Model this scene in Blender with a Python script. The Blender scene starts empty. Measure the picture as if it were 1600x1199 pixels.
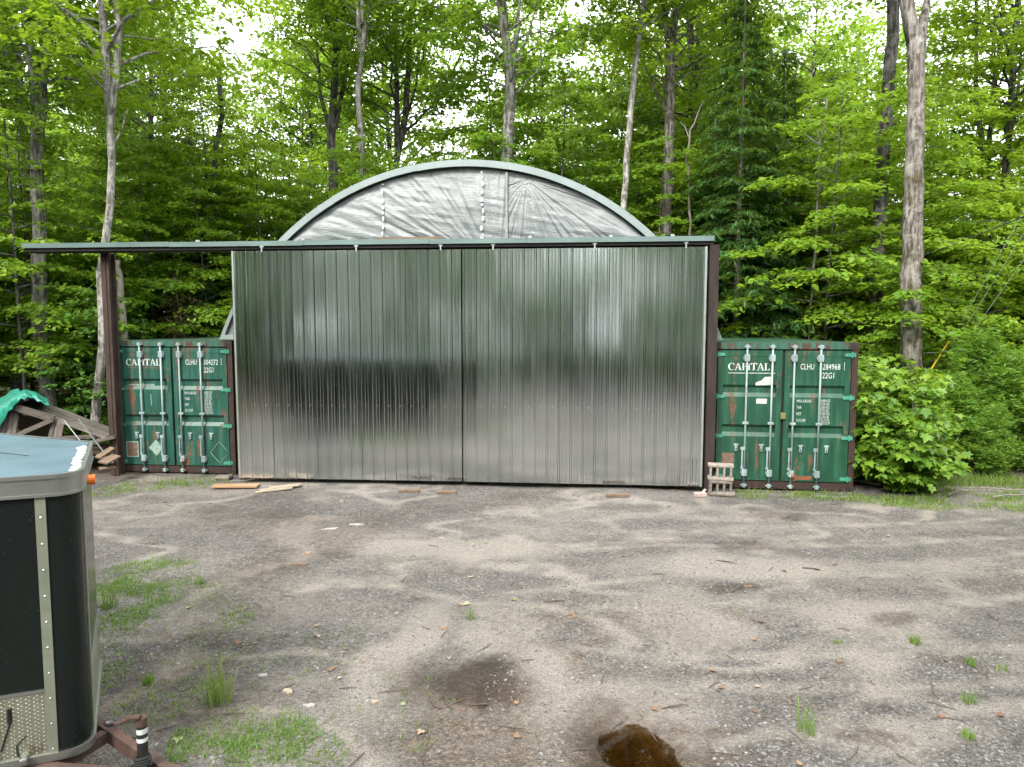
import bpy, bmesh, math, random
import numpy as np
from mathutils import Vector, Matrix
R = math.radians
sc = bpy.context.scene
rng = np.random.default_rng(7)
random.seed(7)
col = sc.collection

# ------------------------------------------------------------------ camera
CAMZ, FPX, CX, CY = 2.85, 1067.0, 800.0, 599.5
PITCH = math.atan(88.5 / FPX)
cd = bpy.data.cameras.new('camera'); cam = bpy.data.objects.new('camera', cd); col.objects.link(cam)
cam.location = (0, 0, CAMZ); cam.rotation_euler = (math.pi / 2 - PITCH, 0, 0)
cd.sensor_width = 36; cd.sensor_fit = 'HORIZONTAL'; cd.lens = FPX / 1600 * 36
cd.clip_start = 0.1; cd.clip_end = 2000
sc.camera = cam
# ------------------------------------------------------------------ sky, sun, exposure
SUN_EL, SUN_AZ = 44, 208           # soft sun through cloud, behind and left of the camera
w = bpy.data.worlds.new('World'); sc.world = w; w.use_nodes = True
nt = w.node_tree; nt.nodes.clear()
sky = nt.nodes.new('ShaderNodeTexSky'); sky.sky_type = 'NISHITA'; sky.sun_disc = False
sky.sun_elevation = R(SUN_EL); sky.sun_rotation = R(SUN_AZ); sky.dust_density = 4
sc_ = nt.nodes.new('ShaderNodeVectorMath'); sc_.operation = 'SCALE'; sc_.inputs['Scale'].default_value = 0.12
cl = nt.nodes.new('ShaderNodeTexNoise'); cl.inputs['Scale'].default_value = 1.6; cl.inputs['Detail'].default_value = 5
cr = nt.nodes.new('ShaderNodeValToRGB')
cr.color_ramp.elements[0].position = .3; cr.color_ramp.elements[0].color = (1.12, 1.15, 1.2, 1)
cr.color_ramp.elements[1].position = .7; cr.color_ramp.elements[1].color = (1.5, 1.5, 1.5, 1)
mixw = nt.nodes.new('ShaderNodeMix'); mixw.data_type = 'RGBA'; mixw.inputs[0].default_value = .88
bgn = nt.nodes.new('ShaderNodeBackground'); bgn.inputs[1].default_value = 1.0
wo = nt.nodes.new('ShaderNodeOutputWorld')
nt.links.new(sky.outputs[0], sc_.inputs[0]); nt.links.new(sc_.outputs[0], mixw.inputs[6])
nt.links.new(cl.outputs['Fac'], cr.inputs[0]); nt.links.new(cr.outputs[0], mixw.inputs[7])
nt.links.new(mixw.outputs[2], bgn.inputs[0]); nt.links.new(bgn.outputs[0], wo.inputs[0])
sd = bpy.data.lights.new('sun', 'SUN'); sd.energy = 1.5; sd.angle = R(14); sd.color = (1, .96, .88)
sun = bpy.data.objects.new('sun', sd); col.objects.link(sun); sun.location = (-10, -10, 30)
_az, _el = R(SUN_AZ), R(SUN_EL)
_d = Vector((math.sin(_az) * math.cos(_el), math.cos(_az) * math.cos(_el), math.sin(_el)))
sun.rotation_euler = _d.to_track_quat('Z', 'Y').to_euler()
sc.view_settings.view_transform = 'Standard'; sc.view_settings.look = 'None'
sc.view_settings.exposure = 1.88; sc.view_settings.gamma = 1.0; sc.view_settings.use_curve_mapping = False
cy = sc.cycles
cy.max_bounces = 6; cy.diffuse_bounces = 4; cy.glossy_bounces = 4; cy.transmission_bounces = 5; cy.transparent_max_bounces = 6
cy.use_denoising = True

# ------------------------------------------------------------------ helpers
CP, SP = math.cos(PITCH), math.sin(PITCH)
def ray(px, py):
    a, b = (px - CX) / FPX, -(py - CY) / FPX
    return Vector((a, CP + b * SP, -SP + b * CP))
def G(px, py, z=0.0):                # pixel -> point on the level z
    d = ray(px, py); t = (z - CAMZ) / d.z
    return Vector((d.x * t, d.y * t, z))
def P(px, py, y):                    # pixel -> point at depth y
    d = ray(px, py); t = y / d.y
    return Vector((d.x * t, y, CAMZ + d.z * t))
def S(px, y): return px * y / FPX    # pixels -> metres at depth y

def tag(o, label=None, cat=None, group=None, kind=None):
    if label: o['label'] = label
    if cat: o['category'] = cat
    if group: o['group'] = group
    if kind: o['kind'] = kind
    return o
def empty(name, loc=(0, 0, 0), rz=0, label=None, cat=None, group=None):
    o = bpy.data.objects.new(name, None); col.objects.link(o)
    o.location = loc; o.rotation_euler = (0, 0, rz); o.empty_display_size = .2
    return tag(o, label, cat, group)
def link(name, me, mat=None, parent=None, loc=None, rot=None, scale=None):
    o = bpy.data.objects.new(name, me); col.objects.link(o)
    if mat is not None and len(me.materials) == 0: me.materials.append(mat)
    if parent: o.parent = parent
    if loc is not None: o.location = loc
    if rot is not None: o.rotation_euler = rot
    if scale is not None: o.scale = scale
    return o
def tri_mesh(name, v, f, smooth=False):
    me = bpy.data.meshes.new(name); v = np.asarray(v, np.float32); f = np.asarray(f, np.int32)
    k = f.shape[1]
    me.vertices.add(len(v)); me.vertices.foreach_set('co', v.ravel())
    me.loops.add(f.size); me.loops.foreach_set('vertex_index', f.ravel())
    me.polygons.add(len(f)); me.polygons.foreach_set('loop_start', np.arange(0, f.size, k, dtype=np.int32))
    if smooth: me.polygons.foreach_set('use_smooth', np.ones(len(f), bool))
    me.update(calc_edges=True)
    return me

class MB:
    """collects faces of ONE mesh"""
    def __init__(s): s.v = []; s.f = []
    def add(s, v, f):
        n = len(s.v); s.v += [tuple(p) for p in v]; s.f += [tuple(i + n for i in q) for q in f]; return s
    def box(s, a, b, M=None):
        x0, y0, z0 = a; x1, y1, z1 = b
        v = [Vector(p) for p in ((x0,y0,z0),(x1,y0,z0),(x1,y1,z0),(x0,y1,z0),(x0,y0,z1),(x1,y0,z1),(x1,y1,z1),(x0,y1,z1))]
        if M is not None: v = [M @ p for p in v]
        return s.add(v, [(0,3,2,1),(4,5,6,7),(0,1,5,4),(1,2,6,5),(2,3,7,6),(3,0,4,7)])
    def bar(s, a, b, w, h, up=(0, 0, 1)):
        a, b = Vector(a), Vector(b); d = (b - a); L = d.length; d.normalize(); up = Vector(up)
        x = d.cross(up)
        if x.length < 1e-4: x = d.cross(Vector((1, 0, 0)))
        x.normalize(); z = x.cross(d)
        M = Matrix(((x.x, d.x, z.x, a.x), (x.y, d.y, z.y, a.y), (x.z, d.z, z.z, a.z), (0, 0, 0, 1)))
        return s.box((-w/2, 0, -h/2), (w/2, L, h/2), M)
    def tube(s, pts, r, n=10, cap=True):
        pts = [Vector(p) for p in pts]; rs = r if hasattr(r, '__len__') else [r] * len(pts)
        base = len(s.v); prev = None; rings = []
        for i, p in enumerate(pts):
            t = (pts[min(i+1, len(pts)-1)] - pts[max(i-1, 0)]).normalized()
            if prev is None:
                x = t.cross(Vector((0, 1, 0)));
                if x.length < .1: x = t.cross(Vector((1, 0, 0)))
            else: x = prev - t * prev.dot(t)
            x.normalize(); prev = x; y = t.cross(x)
            rings.append([p + (x * math.cos(2*math.pi*k/n) + y * math.sin(2*math.pi*k/n)) * rs[i] for k in range(n)])
        v = [q for rg in rings for q in rg]; f = []
        for i in range(len(pts) - 1):
            for k in range(n):
                f.append((i*n+k, i*n+(k+1) % n, (i+1)*n+(k+1) % n, (i+1)*n+k))
        if cap: f.append(tuple(range(n))[::-1]); f.append(tuple((len(pts)-1)*n + k for k in range(n)))
        return s.add(v, f)
    def prism(s, poly, y0, y1):      # polygon in xz, extruded along y
        n = len(poly)
        v = [(x, y0, z) for x, z in poly] + [(x, y1, z) for x, z in poly]
        f = [tuple(range(n)), tuple(range(2*n-1, n-1, -1))] + [((k+1) % n, k, n+k, n+(k+1) % n) for k in range(n)]
        return s.add(v, f)
    def plan(s, poly, z0, z1):       # polygon in xy, extruded along z
        n = len(poly)
        v = [(x, y, z0) for x, y in poly] + [(x, y, z1) for x, y in poly]
        f = [tuple(range(n))[::-1], tuple(range(n, 2*n))] + [(k, (k+1) % n, n+(k+1) % n, n+k) for k in range(n)]
        return s.add(v, f)
    def mesh(s, name, smooth=False):
        me = bpy.data.meshes.new(name); me.from_pydata([tuple(p) for p in s.v], [], s.f)
        if smooth: me.polygons.foreach_set('use_smooth', np.ones(len(me.polygons), bool))
        me.update(); return me
    def build(s, name, mat, parent=None, smooth=False, bevel=0, **k):
        o = link(name, s.mesh(name, smooth), mat, parent, **k)
        if bevel:
            m = o.modifiers.new('bevel', 'BEVEL'); m.width = bevel; m.segments = 2; m.limit_method = 'ANGLE'
        return o

# ------------------------------------------------------------------ materials
def new_mat(name):
    m = bpy.data.materials.new(name); m.use_nodes = True
    n = m.node_tree; b = n.nodes['Principled BSDF']
    return m, n, b
def N(n, t, **k):
    x = n.nodes.new(t)
    for a, b in k.items():
        if a in x.inputs: x.inputs[a].default_value = b
        else: setattr(x, a, b)
    return x
def coords(n, scale=(1, 1, 1), kind='Object'):
    tc = N(n, 'ShaderNodeTexCoord'); mp = N(n, 'ShaderNodeMapping'); mp.inputs['Scale'].default_value = scale
    n.links.new(tc.outputs[kind], mp.inputs[0]); return mp.outputs[0]
def noise(n, vec, scale, detail=6, rough=.6):
    x = N(n, 'ShaderNodeTexNoise', Scale=scale, Detail=detail, Roughness=rough); n.links.new(vec, x.inputs['Vector']); return x.outputs['Fac']
def ramp(n, fac, stops):
    r = N(n, 'ShaderNodeValToRGB'); e = r.color_ramp.elements
    while len(e) < len(stops): e.new(.5)
    for x, (p, c) in zip(e, stops): x.position = p; x.color = (*c, 1) if len(c) == 3 else c
    n.links.new(fac, r.inputs[0]); return r.outputs[0]
def g3(v): return (v, v, v)
def mixc(n, fac, a, b, mode='MIX'):
    m = N(n, 'ShaderNodeMix', data_type='RGBA', blend_type=mode)
    for i, x in ((0, fac), (6, a), (7, b)):
        if isinstance(x, (int, float)): m.inputs[i].default_value = x
        elif isinstance(x, tuple): m.inputs[i].default_value = (*x, 1)
        else: n.links.new(x, m.inputs[i])
    return m.outputs[2]
def bump(n, b, h, strength=.3, dist=.01):
    bp = N(n, 'ShaderNodeBump', Strength=strength, Distance=dist); n.links.new(h, bp.inputs['Height']); n.links.new(bp.outputs[0], b.inputs['Normal'])
def simple(name, c, rough=.6, metal=0, var=.25, scale=6, bmp=.15, stretch=(1, 1, 1)):
    m, n, b = new_mat(name); v = coords(n, stretch)
    f = noise(n, v, scale)
    lo = tuple(x * (1 - var) for x in c); hi = tuple(min(1, x * (1 + var)) for x in c)
    n.links.new(ramp(n, f, [(.3, lo), (.7, hi)]), b.inputs['Base Color'])
    b.inputs['Roughness'].default_value = rough; b.inputs['Metallic'].default_value = metal
    if bmp: bump(n, b, noise(n, v, scale * 6), bmp, .004)
    return m
def worn_paint(name, c, amount=.58, rough=.45, rust=(.13, .045, .02), streak=(3, 3, .5)):
    m, n, b = new_mat(name); v = coords(n); vs = coords(n, streak)
    f1 = noise(n, vs, 2.2, 8, .65); f2 = noise(n, v, 14, 6, .7)
    base = ramp(n, noise(n, vs, 3, 5), [(.28, tuple(x * .6 for x in c)), (.5, c), (.72, tuple(min(1, x * 1.45 + .012) for x in c))])
    mm = N(n, 'ShaderNodeMath', operation='MULTIPLY_ADD'); n.links.new(f2, mm.inputs[0]); mm.inputs[1].default_value = .35; n.links.new(f1, mm.inputs[2])
    mask = ramp(n, mm.outputs[0], [(amount + .1, g3(0)), (amount + .18, g3(1))])
    rc = ramp(n, f2, [(.3, tuple(x * .45 for x in rust)), (.7, tuple(x * 1.5 for x in rust))])
    n.links.new(mixc(n, mask, base, rc), b.inputs['Base Color'])
    rr = ramp(n, mask, [(0, g3(rough)), (1, g3(.9))]); n.links.new(rr, b.inputs['Roughness'])
    bump(n, b, f2, .12, .004); return m
def leafmat(name, stops, trans=.5, rough=.45):
    m, n, b = new_mat(name)
    oi = N(n, 'ShaderNodeObjectInfo'); ge = N(n, 'ShaderNodeNewGeometry')
    a = N(n, 'ShaderNodeMath', operation='MULTIPLY'); n.links.new(oi.outputs['Random'], a.inputs[0]); a.inputs[1].default_value = .45
    c = N(n, 'ShaderNodeMath', operation='MULTIPLY_ADD'); n.links.new(ge.outputs['Random Per Island'], c.inputs[0]); c.inputs[1].default_value = .55; n.links.new(a.outputs[0], c.inputs[2])
    colr = ramp(n, c.outputs[0], stops)
    n.links.new(colr, b.inputs['Base Color']); b.inputs['Roughness'].default_value = rough; b.inputs['Specular IOR Level'].default_value = .35
    t = N(n, 'ShaderNodeBsdfTranslucent'); n.links.new(mixc(n, .6, colr, (.36, .52, .035)), t.inputs[0])
    mx = N(n, 'ShaderNodeMixShader'); mx.inputs[0].default_value = trans
    n.links.new(b.outputs[0], mx.inputs[1]); n.links.new(t.outputs[0], mx.inputs[2])
    n.links.new(mx.outputs[0], n.nodes['Material Output'].inputs[0]); return m
def barkmat(name, lo, hi, moss=None, sc_=1.0):
    m, n, b = new_mat(name); vs = coords(n, (9 * sc_, 9 * sc_, 1.6 * sc_)); v = coords(n)
    f = noise(n, vs, 1.6, 8, .7); f2 = noise(n, v, 1.3, 4)
    c = ramp(n, f, [(.36, tuple(x * .35 for x in lo)), (.47, lo), (.62, hi)])
    pale = ramp(n, noise(n, v, 7, 5, .6), [(.52, g3(0)), (.62, g3(1))])
    c = mixc(n, pale, c, mixc(n, .5, c, tuple(min(1, x * 1.3) for x in hi)))
    if moss:
        mk = ramp(n, f2, [(.52, g3(0)), (.66, g3(.75))]); c = mixc(n, mk, c, mixc(n, f, (.01, .012, .004), moss))
    n.links.new(c, b.inputs['Base Color']); b.inputs['Roughness'].default_value = .95; b.inputs['Specular IOR Level'].default_value = .15
    bump(n, b, f, .9, .03); return m
M = {}
M['rust'] = simple('rust', (.040, .024, .018), .9, 0, .5, 7, .4, (1, 1, .35))
M['dark_rust'] = simple('dark_rust', (.024, .015, .012), .9, 0, .5, 7, .4, (1, 1, .3))
M['black_steel'] = simple('black_steel', (.018, .016, .015), .75, 0, .4, 9)
M['flash'] = simple('flashing', (.125, .18, .17), .45, .3, .18, 3, .05, (.4, 2, 2))
M['band'] = simple('arch_trim', (.24, .285, .28), .42, .3, .12, 3, .05)
M['rod'] = worn_paint('rod_paint', (.19, .25, .25), .66, .45)
M['green'] = worn_paint('green_paint', (.014, .068, .049), .64, .42)
M['green2'] = worn_paint('deep_green_paint', (.009, .058, .032), .66, .42)
M['green_edge'] = worn_paint('rusty_green_frame', (.018, .080, .054), .58, .6, (.06, .03, .02))
M['rusty_frame'] = worn_paint('rusted_frame', (.014, .045, .032), .38, .8, (.030, .016, .012))
M['gasket'] = simple('gasket', (.008, .008, .008), .7, 0, .3)
M['hinge'] = worn_paint('hinge_paint', (.05, .22, .15), .68)
M['letter'] = simple('letter_paint', (.46, .50, .48), .6, 0, .2, 30)
M['letter_faded'] = simple('faded_letter_paint', (.20, .28, .24), .6, 0, .3, 20)
M['letter_red'] = simple('faded_red_line', (.16, .09, .05), .6, 0, .3, 20)
M['sticker'] = simple('sticker', (.38, .40, .38), .6, 0, .2, 20)
M['chip'] = simple('pale_stone_chip', (.24, .23, .215), .9, 0, .25, 30)
M['plate'] = simple('maker_plate', (.16, .10, .07), .6, .2, .4, 20)
M['concrete'] = simple('concrete', (.23, .20, .17), .95, 0, .35, 14, .6)
M['concrete_dark'] = simple('weathered_concrete', (.15, .13, .11), .95, 0, .4, 14, .6)
M['brick'] = simple('pale_brick', (.34, .26, .23), .9, 0, .25, 16, .5)
M['new_board'] = simple('new_board', (.26, .155, .085), .75, 0, .2, 5, .2, (1, 8, 8))
M['pale_wood'] = simple('pale_wood', (.24, .20, .145), .85, 0, .35, 5, .4, (1, 10, 10))
M['broken_wood'] = simple('broken_wood', (.13, .09, .06), .85, 0, .4, 5, .4, (1, 6, 6))
M['white_pipe'] = simple('white_pipe', (.6, .6, .58), .5, 0, .15)
M['yellow'] = simple('yellow_plastic', (.60, .42, .02), .5, 0, .1)
M['cable'] = simple('cable', (.012, .014, .014), .6, 0, .2)
M['wire'] = simple('steel_wire', (.20, .23, .22), .4, .6, .1)
def grey_wood():
    m, n, b = new_mat('weathered_boards'); v = coords(n, (1.2, 14, 14)); oi = N(n, 'ShaderNodeObjectInfo')
    f = noise(n, v, 3, 8, .7)
    c = ramp(n, f, [(.3, (.05, .043, .038)), (.5, (.14, .125, .112)), (.72, (.25, .23, .21))])
    c2 = mixc(n, 1.0, c, ramp(n, oi.outputs['Random'], [(0, (.62, .58, .54)), (1, (1.1, 1.05, 1.0))]), 'MULTIPLY')
    n.links.new(c2, b.inputs['Base Color']); b.inputs['Roughness'].default_value = .9; bump(n, b, f, .6, .01); return m
M['grey_wood'] = grey_wood()
def tarp():
    m, n, b = new_mat('green_tarp'); v = coords(n); f = noise(n, v, 6, 5)
    n.links.new(ramp(n, f, [(.3, (.01, .13, .09)), (.7, (.03, .28, .20))]), b.inputs['Base Color']); b.inputs['Roughness'].default_value = .38
    bump(n, b, noise(n, v, 9, 4), .6, .03); return m
M['tarp'] = tarp()
def galvanised():
    m, n, b = new_mat('galvanised_sheet'); v = coords(n, (1, 1, 1)); oi = N(n, 'ShaderNodeObjectInfo')
    sp = noise(n, coords(n, (30, 30, 22)), 2.5, 3)
    f = noise(n, coords(n, (5, 5, .5)), 1.5, 5)
    tone = N(n, 'ShaderNodeMath', operation='MULTIPLY_ADD'); n.links.new(oi.outputs['Random'], tone.inputs[0]); tone.inputs[1].default_value = .25; n.links.new(f, tone.inputs[2])
    c = ramp(n, tone.outputs[0], [(.3, (.60, .645, .66)), (.9, (.74, .775, .785))])
    c = mixc(n, .18, c, ramp(n, sp, [(.35, g3(.6)), (.65, g3(.9))]), 'MULTIPLY')
    n.links.new(c, b.inputs['Base Color']); b.inputs['Metallic'].default_value = 1
    n.links.new(ramp(n, f, [(.3, g3(.11)), (.75, g3(.19))]), b.inputs['Roughness'])
    wv = noise(n, coords(n, (5, 5, .10)), 1.2, 1.5, .4)
    ad = N(n, 'ShaderNodeMath', operation='MULTIPLY_ADD'); n.links.new(noise(n, coords(n, (2.2, 2.2, .8)), 1.0, 1), ad.inputs[0]); ad.inputs[1].default_value = 1.6; n.links.new(wv, ad.inputs[2])
    bump(n, b, ad.outputs[0], .10, .03); return m
M['galv'] = galvanised()
M['door_edge'] = simple('door_edge_trim', (.50, .55, .53), .35, .8, .12, 4, .05)
M['screw'] = simple('screw_heads', (.40, .42, .41), .4, .6, .1)
def plastic():
    m, n, b = new_mat('wrinkled_plastic_film'); v = coords(n, (1, 1, 1))
    f = noise(n, v, 2.2, 6, .65)
    n.links.new(ramp(n, f, [(.3, (.125, .14, .14)), (.7, (.205, .22, .22))]), b.inputs['Base Color'])
    b.inputs['Roughness'].default_value = .30; b.inputs['Specular IOR Level'].default_value = .7
    bump(n, b, noise(n, coords(n, (2.5, 1, 22)), 3.5, 4, .6), .6, .018); return m
M['film'] = plastic()
M['rib_streak'] = simple('pale_rib_streak', (.40, .43, .43), .4, 0, .3, 9)
M['roof_sheet'] = simple('arch_roof_sheet', (.42, .48, .47), .42, .5, .15, 3, .05)
M['grey_panel'] = simple('grey_panel', (.14, .15, .15), .55, .3, .2, 3)
M['dark_wall'] = simple('inner_wall', (.03, .03, .03), .9)
# trailer
def gloss_black():
    m, n, b = new_mat('black_trailer_skin'); v = coords(n); f = noise(n, v, 90, 2)
    n.links.new(ramp(n, f, [(.70, (.006, .009, .008)), (.78, (.10, .11, .10))]), b.inputs['Base Color'])
    b.inputs['Roughness'].default_value = .20; b.inputs['Specular IOR Level'].default_value = .28
    bump(n, b, noise(n, coords(n, (2, 2, .6)), 1.5, 2), .10, .03); return m
M['skin'] = gloss_black()
M['alu'] = simple('aluminium_trim', (.36, .37, .355), .36, .9, .1, 5, .05)
M['alu_dull'] = simple('dull_aluminium_strip', (.24, .255, .20), .5, .6, .15, 6, .1)
M['troof'] = simple('sky_tinted_trailer_roof', (.088, .138, .172), .35, .1, .22, 3, .05, (1, 1, 1))  # white roof, with the blue-grey of the reflected sky put into its colour
M['caulk'] = simple('white_caulk', (.42, .42, .41), .7, 0, .2, 30, .5)
M['orange'] = simple('amber_lens', (.75, .17, .02), .3, 0, .1)
M['rail_rust'] = worn_paint('rusty_tongue', (.045, .032, .028), .36, .7, (.055, .029, .021), (2, 2, 2))
M['knob'] = simple('black_plastic', (.012, .012, .012), .45, 0, .2)
M['rubber'] = simple('rubber', (.015, .015, .015), .8, 0, .2)
def diamond():
    m, n, b = new_mat('diamond_plate'); v = coords(n)
    dirt = noise(n, v, 5, 6, .7)
    c = ramp(n, dirt, [(.35, (.42, .44, .36)), (.55, (.36, .37, .29)), (.68, (.15, .10, .06))])
    n.links.new(c, b.inputs['Base Color']); b.inputs['Metallic'].default_value = .85; b.inputs['Roughness'].default_value = .30
    return m
M['diamond'] = diamond()
# vegetation
YG = [(.0, (.095, .190, .012)), (.35, (.180, .295, .016)), (.7, (.270, .375, .020)), (1, (.38, .44, .025))]
MG = [(.0, (.056, .142, .016)), (.4, (.108, .225, .021)), (.75, (.175, .300, .025)), (1, (.26, .37, .03))]
DG = [(.0, (.030, .095, .022)), (.5, (.060, .155, .030)), (1, (.11, .22, .04))]
M['leaf_bright'] = leafmat('bright_maple_leaves', YG)
M['leaf_mid'] = leafmat('maple_leaves', MG)
M['leaf_dark'] = leafmat('shade_leaves', DG, .3)
M['needle'] = leafmat('conifer_needles', [(.0, (.018, .055, .018)), (.5, (.036, .100, .028)), (1, (.07, .155, .035))], .25)
M['needle_dead'] = leafmat('dead_needles', [(.0, (.07, .05, .03)), (.6, (.16, .11, .06)), (1, (.22, .16, .09))], .2)
M['cedar'] = leafmat('cedar_sprays', [(.0, (.06, .135, .015)), (.5, (.11, .23, .025)), (1, (.20, .32, .04))], .4)
M['bush'] = leafmat('bush_leaves', [(.0, (.05, .125, .015)), (.4, (.13, .25, .025)), (.7, (.22, .33, .035)), (.86, (.33, .36, .05)), (1, (.42, .27, .09))], .4)
M['grass'] = leafmat('grass_blades', [(.0, (.05, .115, .015)), (.5, (.10, .19, .025)), (.8, (.17, .22, .06)), (1, (.28, .25, .13))], .35)
M['bark_grey'] = barkmat('grey_bark', (.105, .10, .092), (.27, .26, .245), (.07, .085, .02))
M['bark_dark'] = barkmat('dark_bark', (.055, .050, .046), (.15, .142, .132), (.04, .055, .015))
M['bark_pale'] = barkmat('pale_bark', (.15, .14, .125), (.36, .345, .32), None)
M['bark_brown'] = barkmat('brown_bark', (.095, .085, .072), (.25, .23, .205), (.09, .065, .02))
M['deadwood'] = simple('dead_wood', (.17, .15, .13), .9, 0, .35, 6, .4, (1, 1, .2))

# ------------------------------------------------------------------ facade frame
FA = R(5.2)
O = Vector((-.88, 12.21, 0))
U = Vector((math.cos(FA), -math.sin(FA), 0)); V = Vector((math.sin(FA), math.cos(FA), 0))
def FW(u, v, z=0): return O + U * u + V * v + Vector((0, 0, z))

# ------------------------------------------------------------------ ground: one sheet, stained by place
def vnoise(x, y, s, seed=0):
    r = np.random.default_rng(seed); g = r.random((64, 64)); x = np.asarray(x) * s; y = np.asarray(y) * s
    xi = np.floor(x).astype(int); yi = np.floor(y).astype(int); fx = x - xi; fy = y - yi
    fx = fx * fx * (3 - 2 * fx); fy = fy * fy * (3 - 2 * fy)
    a = g[xi % 64, yi % 64]; b = g[(xi+1) % 64, yi % 64]; c = g[xi % 64, (yi+1) % 64]; d = g[(xi+1) % 64, (yi+1) % 64]
    return (a * (1-fx) + b * fx) * (1-fy) + (c * (1-fx) + d * fx) * fy
def fbm(x, y, s, seed=0): return (vnoise(x, y, s, seed) + .5 * vnoise(x, y, 2*s, seed+1) + .25 * vnoise(x, y, 4*s, seed+2)) / 1.75
def spot(x, y, px, py, rx, ry):      # soft round spot seen at a pixel, as a patch of ground
    c = G(px, py); d = c.y; a = S(rx, d); b = ry * d * d / (CAMZ * FPX)
    q = int(px) % 50; x = x + (fbm(x, y, .9, 60 + q) - .5) * (1.3 * a + .25); y = y + (fbm(x, y, .9, 90 + q) - .5) * (1.3 * b + .25)
    return np.clip(1 - np.sqrt(((x - c.x) / a) ** 2 + ((y - c.y) / b) ** 2), 0, 1)
PUD = G(995, 1166)
def gz(x, y):
    x = np.asarray(x, float); y = np.asarray(y, float)
    inside = np.clip((13.5 - y) / 2.0, 0, 1) * np.clip((y + 20) / 5, 0, 1)
    h = (fbm(x, y, .55, 3) - .5) * .085 - .022 + (fbm(x, y, 2.4, 5) - .5) * .034 + (fbm(x, y, 6.5, 15) - .5) * .014
    h = np.minimum(h, .006) * inside
    pd = np.sqrt(((x - PUD.x) / .27) ** 2 + ((y - PUD.y) / .40) ** 2) + (fbm(x, y, 3.1, 9) - .5) * .9 + (fbm(x, y, 9.0, 19) - .5) * .55
    k = np.clip((2.4 - pd) / 1.0, 0, 1); h = h * (1 - k) + k * (-.016 + (fbm(x, y, 6.5, 15) - .5) * .010) - .065 * np.clip((1.35 - pd) / .9, 0, 1)
    back = np.clip((y - 16) / 40, 0, 1)
    return h + back * back * 2.2
xs = np.concatenate([np.linspace(-160, -22, 16), np.linspace(-20, -9.2, 22), np.arange(-9, 11, .055), np.linspace(11.2, 24, 24), np.linspace(26, 160, 16)])
ys = np.concatenate([np.linspace(-60, 2.4, 26), np.arange(2.6, 13.6, .055), np.linspace(13.8, 24, 24), np.linspace(25, 160, 30)])
XX, YY = np.meshgrid(xs, ys, indexing='ij'); ZZ = gz(XX, YY)
nx, ny = len(xs), len(ys)
gv = np.stack([XX, YY, ZZ], -1).reshape(-1, 3)
ii = (np.arange(nx-1)[:, None] * ny + np.arange(ny-1)[None]).ravel()
gf = np.stack([ii, ii + ny, ii + ny + 1, ii + 1], -1)
gme = tri_mesh('ground', gv, gf, True)
X1, Y1 = gv[:, 0], gv[:, 1]
n1 = fbm(X1, Y1, .9, 21); n2 = fbm(X1, Y1, .35, 31)
sand = np.clip((fbm(X1 * .55 + 3, Y1 * 1.5, .62, 41) - .52) * 5.0, 0, 1) * .7
wisp = np.clip(1 - np.abs(2 * fbm(X1 * .7, Y1 * 1.25, .75, 47) - 1) * 6.5, 0, 1) * (.3 + .9 * n2) + np.clip(1 - np.abs(2 * fbm(X1 * .8 + 9, Y1 * 1.6 + 4, 1.1, 57) - 1) * 6, 0, 1) * .5 * n1
for c0, sl, cv in ((6.7, .05, .004), (7.35, .06, .005), (8.6, .03, .010), (9.35, .035, .011), (5.35, -.04, .02), (5.9, -.03, .02)):   # wheel tracks
    dd = Y1 - (c0 + sl * X1 + cv * (X1 - 1) ** 2 + (fbm(X1, Y1, .5, 71) - .5) * .5)
    wisp = np.maximum(wisp, np.clip(1 - np.abs(dd) / .17, 0, 1) * np.clip((X1 + 2) / 3, 0, 1) * (.25 + .9 * fbm(X1, Y1 * .3, 1.3, 73)))
fine_ = fbm(X1, Y1, 4.5, 81); wisp = wisp * (.55 + .9 * fine_)
sand = np.maximum(sand * .8, np.clip(wisp, 0, .95)) * (.7 + .6 * fine_)
for a in ((640, 1000, 90, 110), (760, 960, 90, 60), (830, 1050, 110, 120), (1150, 880, 220, 30), (1400, 880, 230, 24), (1330, 950, 200, 30), (700, 860, 300, 26), (480, 830, 200, 22), (1060, 960, 130, 80), (1000, 1080, 200, 90), (1420, 1150, 190, 40)):
    sand = np.maximum(sand, np.clip(spot(X1, Y1, *a) * 1.9, 0, 1) * (.25 + .95 * n1))
damp = np.clip((n2 - .60) * 3.5, 0, .6)
for a in ((738, 1068, 135, 98, .95), (995, 1160, 165, 130, .95), (1150, 920, 70, 18, .75), (1170, 850, 80, 14, .7), (1205, 800, 60, 12, .6), (420, 800, 240, 20, .45), (1420, 975, 80, 22, .7), (1340, 1140, 80, 30, .7), (1500, 1040, 120, 30, .5), (1340, 1090, 120, 22, .45), (600, 940, 70, 30, .4), (1560, 900, 90, 26, .4)):
    damp = np.maximum(damp, np.clip(spot(X1, Y1, *a[:4]) * 1.7, 0, 1) * a[4] * (.45 + .8 * n1))
brown = np.clip(spot(X1, Y1, 880, 1090, 420, 300) * 1.6, 0, 1) * (.4 + .6 * n1)
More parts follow.
